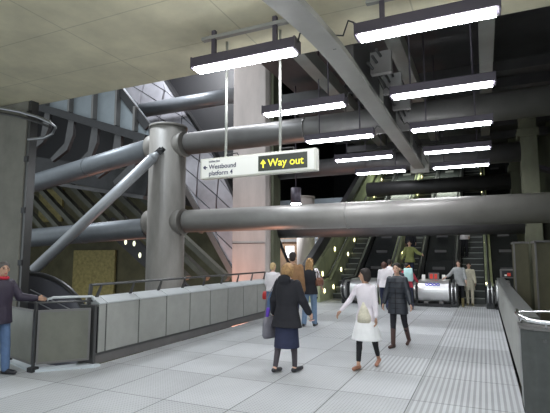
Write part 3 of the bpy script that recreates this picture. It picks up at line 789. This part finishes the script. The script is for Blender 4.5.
# black escalator head (handrail arch) behind the corner parapet
t = thing('descending_escalator', 'dark domed end of a descending escalator with handrail behind the corner parapet', 'escalator', (-8.6, 7.3, 0))
arc = [(1.9*math.cos(R(a)) - 0.9, 0, 0.15+1.15*math.sin(R(a))) for a in range(175, 5, -10)]
MB().tube(arc, 0.06, 10).build('handrail', M['rubber'], t)
b = MB(); b.prism([(p[0], p[2]-0.04) for p in arc] + [(1.0, -1.2), (-2.8, -1.2)], 'y', -0.04, 0.04); b.build('balustrade', mat('smoked_panel', (0.10, 0.10, 0.12), 0.2), t)
MB().tube([(-0.7, -0.08, 0.95), (1.3, -0.08, 0.35)], 0.012, 8).build('guard_wire', M['conduit'], t)
MB().tube([(-0.7, -0.08, 0.75), (1.3, -0.08, 0.15)], 0.012, 8).build('guard_wire', M['conduit'], t)
# conduit loops round the pier head
t = thing('conduit_loop', 'bright curved conduit sweeping round the top of the left pier', 'conduit', (-9.9, 5.95, 4.75))
q = Vector((-9.9, 5.95, 4.75))
loop = [(-10.6, 6.42, 4.98), (-9.54, 6.4, 4.93), (-8.88, 6.4, 4.76), (-8.31, 6.4, 4.57), (-7.95, 6.4, 4.42), (-7.8, 6.42, 4.3), (-7.93, 6.46, 4.19), (-8.22, 6.5, 4.14), (-8.7, 6.5, 4.16)]
MB().tube([Vector(p)-q for p in loop], 0.03, 10).build('conduit', M['conduit'], t)
MB().tube([Vector(p)-q+Vector((-0.05, 0.04, -0.09)) for p in loop[:5]], 0.025, 8).build('black_cable', M['cable'], t)
# ================================================================ PEOPLE
skin1 = mat('skin_light', (0.62, 0.38, 0.28), 0.5); skin2 = mat('skin_tan', (0.46, 0.27, 0.18), 0.5)
eye_m = mat('dark_eye', (0.03, 0.02, 0.02), 0.2); lip_m = mat('lips', (0.42, 0.12, 0.11), 0.4)
CM = {}
def cloth(name, col, rough=0.85, var=0.12, sc=14, **k):
    if name not in CM: CM[name] = mat(name, col, rough, var=var, scale=sc, bump=0.25, bscale=9, **k)
    return CM[name]

def fig(label, loc, yaw, H, skin, top, bottom, shoes, hair, legs=((15, 8), (-12, 12)), arms=((10, 8, 20, 0), (-10, 8, 15, 0)),
        head_yaw=None, head_pitch=0, lean=4, width=1.0, vox=0.011, group=None):
    """legs/arms: (left, right).  leg = thigh forward, knee bend; arm = forward, out, elbow bend, inward twist."""
    s = H/1.775
    t = thing('person', label, 'person', loc, R(yaw), group)
    LX, RX = -1, 1                       # person faces +Y, so the left side is -X
    lean = R(lean)
    hipz = 0.90
    J = {}
    feet_low = 9
    for i, sd in enumerate((-1, 1)):
        th, kb = R(legs[i][0]), R(legs[i][1])
        hip = Vector((sd*0.085*width, 0, hipz))
        knee = hip + Vector((sd*0.01, math.sin(th), -math.cos(th)))*0.42
        sh = th - kb
        ank = knee + Vector((0, math.sin(sh), -math.cos(sh)))*0.41
        fp = R(legs[i][2]) if len(legs[i]) > 2 else 0
        fd = Vector((sd*0.12, math.cos(fp), -math.sin(fp))).normalized()
        toe = ank + fd*0.165 + Vector((0, 0, -0.045*math.cos(fp)))
        heel = ank + Vector((0, -0.045, -0.045))
        J[sd] = (hip, knee, ank, toe, heel)
        feet_low = min(feet_low, toe.z-0.035, heel.z-0.035)
    dz = -feet_low
    for sd in (-1, 1): J[sd] = tuple(v + Vector((0, 0, dz)) for v in J[sd])
    base = Vector((0, 0, hipz+dz))
    def tz(dzz, x=0, y=0):            # point on the leaning torso
        return base + Vector((x, y*math.cos(lean) + dzz*math.sin(lean), dzz*math.cos(lean)))
    A = {}
    for i, sd in enumerate((-1, 1)):
        fw, out, eb, tw = [R(a) for a in arms[i]]
        shd = tz(0.485, sd*0.152*width)
        d1 = Vector((sd*math.sin(out), math.sin(fw)*math.cos(out), -math.cos(fw)*math.cos(out)))
        elb = shd + d1*0.27
        f2 = fw+eb
        d2 = Vector((sd*math.sin(out-tw), math.sin(f2)*math.cos(out-tw), -math.cos(f2)*math.cos(out-tw))).normalized()
        wri = elb + d2*0.24
        A[sd] = (shd, elb, wri, d2)
    sk = s
    Sx = Matrix.Diagonal((sk, sk, sk, 1))
    # ---- head
    hy = R(0 if head_yaw is None else head_yaw - yaw)
    hc = tz(0.70, 0, 0.02)
    HR = Matrix.Rotation(hy, 3, 'Z') @ Matrix.Rotation(R(head_pitch), 3, 'X')
    def hp(x, y, z): return hc + HR @ Vector((x, y, z))
    # ---- body, one continuous surface
    b = MB()
    b.ell(hp(0, -0.005, 0.02), (0.073, 0.092, 0.095), HR); b.ell(hp(0, 0.022, -0.045), (0.052, 0.062, 0.068), HR)
    b.cap(hp(0, 0.085, 0.01), hp(0, 0.102, -0.022), 0.010, 0.014)
    for sd in (-1, 1): b.ell(hp(sd*0.076, -0.005, -0.005), (0.012, 0.022, 0.032), HR, 8)
    b.cap(tz(0.50), hp(0, -0.01, -0.05), 0.052, 0.048)
    w_ = width
    rings = [(tz(-0.07), 0.13*w_, 0.09), (tz(0.02), 0.158*w_, 0.105), (tz(0.14), 0.13*w_, 0.088), (tz(0.32), 0.145*w_, 0.098), (tz(0.44), 0.16*w_, 0.09), (tz(0.53), 0.12*w_, 0.065), (tz(0.57), 0.055, 0.05)]
    b.loft(rings)
    for sd in (-1, 1):
        hip, knee, ank, toe, heel = J[sd]
        b.cap(hip, knee, 0.078, 0.052); b.cap(knee, ank, 0.050, 0.034)
        kn = (knee*0.7+ank*0.3) + Vector((0, -0.015, 0)); b.ell(kn, (0.05, 0.052, 0.1), None, 8)
        b.cap(ank, heel, 0.034, 0.032); b.cap(heel, toe, 0.030, 0.024)
        shd, elb, wri, d2 = A[sd]
        b.cap(shd, elb, 0.043, 0.036); b.cap(elb, wri, 0.036, 0.024)
        # hand: palm, four fingers, thumb
        up = Vector((0, 1, 0)) if abs(d2.y) < 0.8 else Vector((0, 0, 1))
        side_v = d2.cross(Vector((sd, 0, 0))).normalized()      # across the palm (front-back when the arm hangs)
        inw = d2.cross(side_v).normalized()
        if inw.x*sd > 0: inw = -inw
        pc = wri + d2*0.085
        for q_ in (-1, 0, 1): b.cap(wri + d2*0.015 + side_v*q_*0.01, pc + side_v*q_*0.024, 0.017, 0.015)
        for q_, ln in zip((-1.5, -0.5, 0.5, 1.5), (0.060, 0.078, 0.082, 0.070)):
            p0_ = pc + side_v*q_*0.0195
            p1_ = p0_ + d2*ln*0.55 + inw*ln*0.15; p2_ = p1_ + d2*ln*0.35 + inw*ln*0.38
            b.cap(p0_, p1_, 0.0095, 0.009, 7); b.cap(p1_, p2_, 0.009, 0.008, 7)
        fwd_ = side_v if side_v.y > 0 else -side_v
        tb = wri + d2*0.035 + fwd_*0.025
        b.cap(tb, tb + (d2*0.6+fwd_*0.7)*0.045, 0.012, 0.010, 7); b.cap(tb + (d2*0.6+fwd_*0.7)*0.045, tb + (d2*0.6+fwd_*0.7)*0.045 + (d2+inw*0.3)*0.03, 0.010, 0.009, 7)
    b.xf(Sx); body = b.build('body', skin, t, remesh=vox*0.82, smooth=2)
    # ---- face
    for sd in (-1, 1):
        MB().ell(hp(sd*0.03, 0.078, 0.016), (0.013, 0.008, 0.007), HR, 8).xf(Sx).build('eye', eye_m, t)
        MB().cap(hp(sd*0.018, 0.083, 0.038), hp(sd*0.046, 0.072, 0.038), 0.005, 0.004).xf(Sx).build('eyebrow', hair[1], t)
    MB().ell(hp(0, 0.081, -0.058), (0.022, 0.007, 0.008), HR, 8).xf(Sx).build('mouth', lip_m, t)
    # ---- hair
    b = MB(); st = hair[0]
    b.ell(hp(0, -0.018, 0.045), (0.085, 0.096, 0.086), HR)
    b.ell(hp(0, -0.05, -0.005), (0.076, 0.062, 0.08), HR)
    if st in ('bob', 'long', 'big'):
        for sd in (-1, 1): b.cap(hp(sd*0.068, 0.0, 0.05), hp(sd*0.072, -0.02, -0.075), 0.032, 0.03)
        b.ell(hp(0, -0.055, -0.03), (0.088, 0.06, 0.09), HR)
        b.cap(hp(-0.05, 0.055, 0.085), hp(0.05, 0.055, 0.085), 0.022, 0.022)
    if st == 'big':
        b.ell(hp(0, -0.05, 0.0), (0.105, 0.082, 0.115), HR)
    if st == 'long':
        for q_ in (-1, -0.3, 0.3, 1): b.cap(hp(q_*0.055, -0.075, 0.0), hp(q_*0.085, -0.085, -0.26), 0.042, 0.03)
    if st == 'bun': b.ell(hp(0, -0.10, 0.05), (0.045, 0.04, 0.045), HR)
    b.xf(Sx); b.build('hair', hair[1], t, remesh=0.012, smooth=2)
    # ---- top garment
    kind, tm, ex = top['kind'], top['mat'], top.get('ex', 0.02)
    zl = top.get('low', -0.12)         # relative to hip
    b = MB()
    rr = []
    fl_ = top.get('flare', 0.02)
    if zl < -0.07: rr.append((tz(zl), (0.158+fl_)*w_+ex, 0.11+ex+fl_*0.6)); rr.append((tz(zl*0.5), (0.162+fl_*0.5)*w_+ex, 0.112+ex))
    rr += [(tz(0.02), 0.158*w_+ex, 0.107+ex), (tz(0.14), (0.133+top.get('waist', 0.0))*w_+ex, 0.09+ex), (tz(0.32), 0.148*w_+ex, 0.105+ex), (tz(0.44), 0.158*w_+ex, 0.093+ex), (tz(0.51), 0.135*w_+ex*0.8, 0.078+ex*0.8), (tz(0.54), 0.095*w_+ex*0.5, 0.066+ex*0.6), (tz(0.565), 0.062+ex*0.4, 0.056+ex*0.3)]
    b.loft(rr)
    sl = top.get('sleeve', 1.0)
    for sd in (-1, 1):
        shd, elb, wri, d2 = A[sd]
        if sl > 0:
            b.cap(shd, elb, 0.044+ex*0.8, 0.038+ex*0.8)
            if sl > 0.5: b.cap(elb, elb + (wri-elb)*((sl-0.5)*2*0.95), 0.04+ex*0.9, 0.030+ex*0.7)
        else: b.cap(shd, shd + (elb-shd)*0.1, 0.045+ex, 0.045+ex)
    if top.get('hood'):
        b.ell(tz(0.56, 0, -0.10), (0.13, 0.06, 0.08)); 
    b.xf(Sx); g = b.build(kind, tm, t, remesh=vox, smooth=3)
    if top.get('collar'):
        b = MB(); c0 = tz(0.56, 0, 0.01)
        ringp = [c0 + Vector((0.078*math.cos(a_*PI/8), 0.07*math.sin(a_*PI/8), 0.02+0.01*math.sin(a_*PI/8+PI))) for a_ in range(17)]
        b.tube(ringp, 0.024, 8); b.xf(Sx); b.build('collar', top['collar'], g)
    if top.get('quilt'):
        for q_ in range(6):
            zq = 0.42 - q_*0.105
            rx = (0.163 if q_ < 2 else 0.15)*w_+ex+0.004; ry = 0.105+ex+0.004
            MB().tube([tz(zq, rx*math.cos(a_*PI/12), ry*math.sin(a_*PI/12)) for a_ in range(25)], 0.006, 6).xf(Sx).build('quilt_seam', top['quilt'], g)
        MB().cap(tz(0.5, 0, 0.085+ex), tz(zl+0.03, 0, 0.125+ex), 0.007, 0.007).xf(Sx).build('zip', top['quilt'], g)
    if top.get('inner'):
        b = MB(); b.loft([(tz(-0.11, 0, 0.03), 0.15*w_, 0.12+ex), (tz(0.0, 0, 0.03), 0.14*w_, 0.11+ex), (tz(0.12, 0, 0.03), 0.09*w_, 0.092+ex), (tz(0.24, 0, 0.03), 0.03*w_, 0.08+ex)]); b.xf(Sx); b.build('light_vest_front', top['inner'], g)
    # ---- lower garment
    if bottom['kind'] in ('skirt',):
        zs = bottom['low']; f2 = bottom.get('flare', 0.03)
        ymid = (J[-1][1].y + J[1][1].y)/2
        b = MB()
        b.loft([(base+Vector((0, ymid*0.5, zs)), 0.165*w_+f2, 0.13+f2*0.9+bottom.get('deep', 0.02)), (base+Vector((0, ymid*0.3, zs*0.5)), 0.168*w_+f2*0.5, 0.125+f2*0.5+0.01), (base+Vector((0, 0, -0.03)), 0.166*w_, 0.117), (tz(0.1), 0.142*w_, 0.098)])
        b.xf(Sx); b.build('skirt', bottom['mat'], t, remesh=vox, smooth=3)
    leg_m = bottom.get('leg_mat') or (bottom['mat'] if bottom['kind'] != 'skirt' else None)
    if leg_m is not None:
        fr = bottom.get('frac', 0.97); ex2 = bottom.get('ex', 0.02)
        b = MB()
        b.loft([(tz(-0.09), 0.135*w_, 0.095), (tz(0.02), 0.158*w_+0.008, 0.113), (tz(0.10), 0.142*w_, 0.098)])
        for sd in (-1, 1):
            hip, knee, ank, toe, heel = J[sd]
            b.cap(hip, knee, 0.082+ex2*0.5, 0.056+ex2*0.7)
            e_ = knee + (ank-knee)*fr; b.cap(knee, e_, 0.056+ex2*0.7, 0.038+ex2)
            kn = (knee*0.7+ank*0.3) + Vector((0, -0.015, 0)); b.ell(kn, (0.05+ex2*0.6, 0.052+ex2*0.6, 0.1), None, 8)
        b.xf(Sx); b.build(bottom.get('name', 'trousers'), leg_m, t, remesh=vox, smooth=3)
    # ---- shoes
    for sd in (-1, 1):
        hip, knee, ank, toe, heel = J[sd]
        b = MB()
        b.cap(heel, toe, 0.038, 0.033); b.cap(heel + Vector((sd*0.006, 0.02, 0.0)), toe + Vector((-sd*0.008, 0, 0)), 0.036, 0.03)
        if shoes[0] == 'boot': b.cap(ank + (knee-ank)*0.75, ank, 0.058, 0.046); b.cap(ank, heel, 0.046, 0.04)
        elif shoes[0] == 'shoe': b.cap(ank + Vector((0, 0.0, -0.005)), heel, 0.036, 0.038); b.cap(ank + Vector((0, 0.02, -0.02)), toe, 0.034, 0.032)
        elif shoes[0] == 'heel': b.cap(heel + Vector((0, -0.01, 0)), heel + Vector((0, -0.02, -0.03)), 0.02, 0.01)
        b.xf(Sx); b.build('boot' if shoes[0] == 'boot' else 'shoe', shoes[1], t, remesh=0.009, smooth=1)
    Tm = Matrix.Translation(loc) @ Matrix.Rotation(R(yaw), 4, 'Z')
    hands = {sd: Tm @ (Sx @ (A[sd][2] + A[sd][3]*0.10)) for sd in (-1, 1)}
    sh = {sd: Tm @ (Sx @ (A[sd][0])) for sd in (-1, 1)}
    return t, hands, sh

hair_blond = mat('blond_hair', (0.34, 0.20, 0.085), 0.7, var=0.4, scale=30)
hair_fair = mat('fair_hair', (0.55, 0.40, 0.20), 0.5, var=0.3, scale=30)
hair_dark = mat('dark_hair', (0.02, 0.014, 0.012), 0.75)
hair_grey = mat('greying_hair', (0.09, 0.08, 0.075), 0.6)
black_c = cloth('black_wool', (0.013, 0.013, 0.018)); navy = cloth('navy_cloth', (0.02, 0.025, 0.06))
jeans = cloth('blue_denim', (0.16, 0.24, 0.36)); jeans_d = cloth('mid_denim', (0.09, 0.15, 0.27))
white_c = cloth('white_cotton', (0.74, 0.70, 0.72), var=0.05); brown_c = cloth('brown_suede', (0.24, 0.13, 0.06))
puff = cloth('navy_puffer', (0.022, 0.026, 0.035), 0.4); quilt = cloth('quilt_seam_black', (0.008, 0.008, 0.01))
grey_c = cloth('grey_jersey', (0.30, 0.31, 0.31)); pink_c = cloth('red_pink_knit', (0.60, 0.06, 0.09))
olive_c = cloth('olive_jacket', (0.26, 0.28, 0.10)); plum = cloth('plum_navy_padding', (0.03, 0.022, 0.04), 0.6)
red_c = cloth('red_lining', (0.45, 0.02, 0.04)); cream_c = cloth('cream_lace', (0.62, 0.58, 0.46), var=0.15, sc=30)
tights = cloth('sheer_tights', (0.07, 0.06, 0.07)); blk_sh = mat('black_leather', (0.02, 0.02, 0.025), 0.4)
tan_sh = mat('tan_leather', (0.42, 0.20, 0.13), 0.5); boot_m = mat('brown_leather', (0.07, 0.035, 0.03), 0.45)
khaki_sh = mat('khaki_suede', (0.26, 0.22, 0.10), 0.8)

# 1 man at the parapet
fig('man in a dark padded jacket with red collar leaning on the corner parapet', (-6.46, 4.52, 0), -82, 1.66, skin2,
    dict(kind='jacket', mat=plum, ex=0.035, low=-0.13, collar=red_c, waist=0.02), dict(kind='trousers', mat=jeans_d, ex=0.026), ('shoe', blk_sh), ('short', hair_grey),
    legs=((8, 4), (-6, 2)), arms=((22, 24, 60, -10), (0, 10, 20, 0)), head_yaw=-105, lean=2, width=1.12)
# 2 woman in the black coat, walking away
t2, hnd2, sh2 = fig('blond woman in a black coat and dark skirt walking away, seen from behind', (-2.72, 6.42, 0), -12, 1.63, skin1,
    dict(kind='coat', mat=black_c, ex=0.04, low=-0.20, flare=0.05, hood=True), dict(kind='skirt', mat=navy, low=-0.52, flare=0.02, deep=0.05, leg_mat=tights, ex=0.004, name='tights'),
    ('heel', blk_sh), ('big', hair_blond), legs=((-9, 6, 8), (7, 4)), arms=((-6, 16, 20, 4), (8, 18, 22, 6)), lean=3, width=1.18, head_pitch=-8)
# 3 brown coat
fig('dark-haired person in a brown suede coat walking away in front of the slim column', (-4.05, 9.9, 0), 8, 1.85, skin2,
    dict(kind='coat', mat=brown_c, ex=0.04, low=-0.2), dict(kind='trousers', mat=navy), ('shoe', blk_sh), ('short', hair_dark), legs=((14, 8), (-12, 14)), lean=2, width=1.15, vox=0.013)
# 4 long blond hair, jeans
t4, hnd4, sh4 = fig('woman with long blond hair, black top and light blue jeans walking away', (-3.93, 10.72, 0), 4, 1.70, skin1,
    dict(kind='top', mat=black_c, ex=0.025, low=-0.1, sleeve=0), dict(kind='trousers', mat=jeans, ex=0.03), ('shoe', blk_sh), ('long', hair_blond),
    legs=((-9, 10), (8, 4)), arms=((5, 10, 15, 0), (5, 16, 30, 6)), lean=2, width=1.1, vox=0.012)
for sd in (-1, 1): pass
# 5 white shirt
t5, hnd5, sh5 = fig('fair-haired person in a white shirt and jeans walking away beside the left parapet', (-4.88, 10.6, 0), -5, 1.58, skin1,
    dict(kind='shirt', mat=white_c, ex=0.03, low=-0.06), dict(kind='trousers', mat=jeans_d, ex=0.02), ('shoe', blk_sh), ('short', hair_fair),
    legs=((-8, 10), (12, 6)), arms=((10, 12, 35, 4), (5, 10, 20, 0)), lean=2, width=1.12, vox=0.012)
# 6 woman in white
fig('woman in white cardigan and white skirt with black leggings, walking and looking aside', (-1.70, 7.15, 0), 172, 1.56, skin2,
    dict(kind='cardigan', mat=cloth('pinkish_white_knit', (0.70, 0.65, 0.69), var=0.05), ex=0.014, low=-0.09, waist=-0.012, inner=cream_c), dict(kind='skirt', mat=cloth('white_skirt', (0.80, 0.80, 0.80), var=0.04), low=-0.41, flare=0.105, leg_mat=cloth('black_leggings', (0.012, 0.012, 0.014)), frac=0.84, ex=0.004, name='leggings'),
    ('flat', tan_sh), ('bob', hair_dark), legs=((-18, 10, 20), (14, 4)), arms=((6, 8, 12, 0), (4, 30, 22, -4)), head_yaw=98, lean=1)
# 7 puffer
fig('woman in a long dark quilted puffer coat walking towards the viewer', (-1.52, 8.95, 0), 170, 1.61, skin1,
    dict(kind='puffer_coat', mat=puff, ex=0.03, low=-0.22, quilt=quilt, flare=0.02, hood=True), dict(kind='trousers', mat=black_c, ex=0.008), ('boot', boot_m), ('short', hair_dark),
    legs=((-16, 16, 20), (6, 2)), arms=((5, 16, 12, 0), (0, 14, 14, 2)), lean=0, width=1.05)
# 8 grey top
fig('dark-haired woman in a loose grey top and black cropped trousers at the escalator foot', (-0.80, 16.82, 0), 175, 1.60, skin1,
    dict(kind='tunic', mat=grey_c, ex=0.035, low=-0.12, sleeve=0.75, flare=0.05), dict(kind='trousers', mat=black_c, ex=0.02, frac=0.35), ('boot', khaki_sh), ('big', hair_dark),
    legs=((-3, 4), (10, 6)), arms=((6, 12, 25, 0), (12, 38, 35, -6)), lean=0, vox=0.013)
# 9 pink top
t9, hnd9, sh9 = fig('person in a red-pink top walking away with an aqua bag, in front of the drum', (-2.28, 15.4, 0), 20, 1.52, skin1,
    dict(kind='top', mat=pink_c, ex=0.025, low=-0.08), dict(kind='trousers', mat=navy), ('shoe', blk_sh), ('bun', hair_dark), arms=((10, 8, 20, 0), (12, 30, 40, 0)), vox=0.014)
# 10, 11 behind the puffer coat
fig('dark-haired person in a white top behind the puffer coat, left one', (-2.95, 15.0, 0), 10, 1.57, skin1,
    dict(kind='top', mat=white_c, ex=0.03, low=-0.1), dict(kind='trousers', mat=navy), ('shoe', blk_sh), ('big', mat('dark_brown_hair', (0.08, 0.03, 0.02), 0.5)), vox=0.014)
fig('person in a white shirt near the leftmost drum, farther behind the puffer coat', (-3.02, 16.3, 0), -10, 1.64, skin1,
    dict(kind='shirt', mat=white_c, ex=0.02), dict(kind='trousers', mat=jeans_d), ('shoe', blk_sh), ('short', hair_dark), vox=0.014)
# 12 olive jacket riding
zs = 0.231*4
fig('person in an olive jacket riding the middle escalator', (-2.70, 18.95, 0.231*3-0.002), 190, 1.66, skin1,
    dict(kind='jacket', mat=olive_c, ex=0.045, low=-0.1), dict(kind='trousers', mat=navy), ('shoe', blk_sh), ('short', hair_dark),
    legs=((2, 2), (0, 0)), arms=((35, 38, 30, 0), (10, 20, 20, 0)), vox=0.014)
fig('person in dark clothes riding the middle escalator above the olive jacket', (-2.80, 20.15, 0.231*6-0.002), 180, 1.70, skin1,
    dict(kind='jacket', mat=black_c), dict(kind='trousers', mat=navy), ('shoe', blk_sh), ('short', hair_dark), legs=((2, 2), (0, 0)), vox=0.015)
# 13 on right escalator in white shirt and dark waistcoat
fig('person in a white shirt descending the right escalator, holding the handrail', (-0.72, 20.55, 0.231*7-0.002), 178, 1.72, skin1,
    dict(kind='shirt', mat=white_c), dict(kind='trousers', mat=black_c), ('shoe', blk_sh), ('short', hair_dark), legs=((2, 2), (0, 0)), arms=((10, 8, 20, 0), (20, 30, 40, 0)), vox=0.014, width=0.9)
fig('person in a pale cream coat close behind the woman in the grey top', (-0.50, 17.45, 0.012), 180, 1.50, skin1,
    dict(kind='coat', mat=cream_c, ex=0.03, low=-0.3), dict(kind='trousers', mat=cream_c), ('shoe', khaki_sh), ('short', hair_dark), vox=0.014, legs=((4, 4), (0, 2)))

# ---- bags and held things
def tote(name, label, cat, loc, rz, w, h, d, m_, strap_top, strap_m, flat=False):
    t = thing(name, label, cat, loc, rz)
    b = MB(); b.loft([((0, 0, 0), w*0.42, d*0.42), ((0, 0, h*0.12), w*0.5, d*0.5), ((0, 0, h*0.6), w*0.5, d*0.45), ((0, 0, h), w*0.42, d*0.25)], sq=0.7)
    b.build('pouch', m_, t, bevel=0.0)
    st = Vector(strap_top) - Vector(loc); st = Matrix.Rotation(-rz, 3, 'Z') @ st
    b = MB(); b.tube([(-w*0.38, 0, h*0.9), (-w*0.25, 0, h*0.9+(st.z-h)*0.5), st, (w*0.25, 0, h*0.9+(st.z-h)*0.5), (w*0.38, 0, h*0.9)], 0.012, 8); b.build('strap', strap_m, t)
    return t
gbag = mat('grey_bag_cloth', (0.16, 0.155, 0.18), 0.7, var=0.1, scale=10)
p = sh2[-1]
tote('shoulder_bag', 'soft grey shoulder bag hanging at the left of the woman in black coat', 'bag', (p.x-0.13, p.y-0.04, 0.47), R(70), 0.28, 0.32, 0.11, gbag, (p.x-0.03, p.y, p.z+0.07), gbag)
o = MB().cap((0, 0, -0.05), (0.03, 0, 0.06), 0.035, 0.03).build('purple_glove', mat('purple_knit', (0.12, 0.05, 0.42), 0.8), remesh=0.01); o.location = (p.x-0.16, p.y-0.1, 0.84)
tag(o, 'small purple glove clipped on the grey shoulder bag', 'glove')
h = hnd2[1]
t = thing('mobile_phone', 'small pale phone in the right hand of the woman in black coat', 'phone', h)
MB().box(-0.025, 0.025, -0.06, 0.06, -0.045, -0.03).build('phone_case', mat('pale_pink_case', (0.62, 0.38, 0.34), 0.4), t, bevel=0.005)
MB().box(-0.02, 0.02, -0.05, 0.05, -0.03, -0.028).build('screen', M['black'], t)
h = hnd5[-1]
tote('handbag', 'bright red handbag on the left arm of the person in white shirt', 'bag', (h.x-0.03, h.y-0.02, h.z-0.20), R(15), 0.30, 0.20, 0.12, mat('red_leather', (0.55, 0.03, 0.03), 0.4), (h.x, h.y, h.z+0.02), mat('red_strap', (0.4, 0.02, 0.02), 0.5))
p = sh4[1]
tote('shoulder_bag', 'brown leather shoulder bag under the right arm of the woman in jeans', 'bag', (p.x+0.1, p.y-0.02, 0.98), R(80), 0.30, 0.20, 0.12, mat('brown_bag', (0.17, 0.07, 0.04), 0.45), (p.x, p.y, p.z+0.07), boot_m)
o = MB().cap((0, 0, 0.0), (0.07, 0.03, -0.27), 0.068, 0.055).build('white_sleeve_scarf', white_c, remesh=0.012); o.location = (p.x, p.y, p.z+0.01)
tag(o, 'white cardigan draped over the right shoulder of the woman in jeans', 'cardigan')
o.name = 'cardigan'
t = tote('tote_bag', 'pale aqua bag on the back of the person in red-pink top', 'bag', (-2.22, 15.16, 0.90), R(15), 0.30, 0.42, 0.12, mat('aqua_cloth', (0.45, 0.68, 0.66), 0.7), (-2.2, 15.3, 1.4), mat('orange_strap', (0.8, 0.25, 0.04), 0.6))
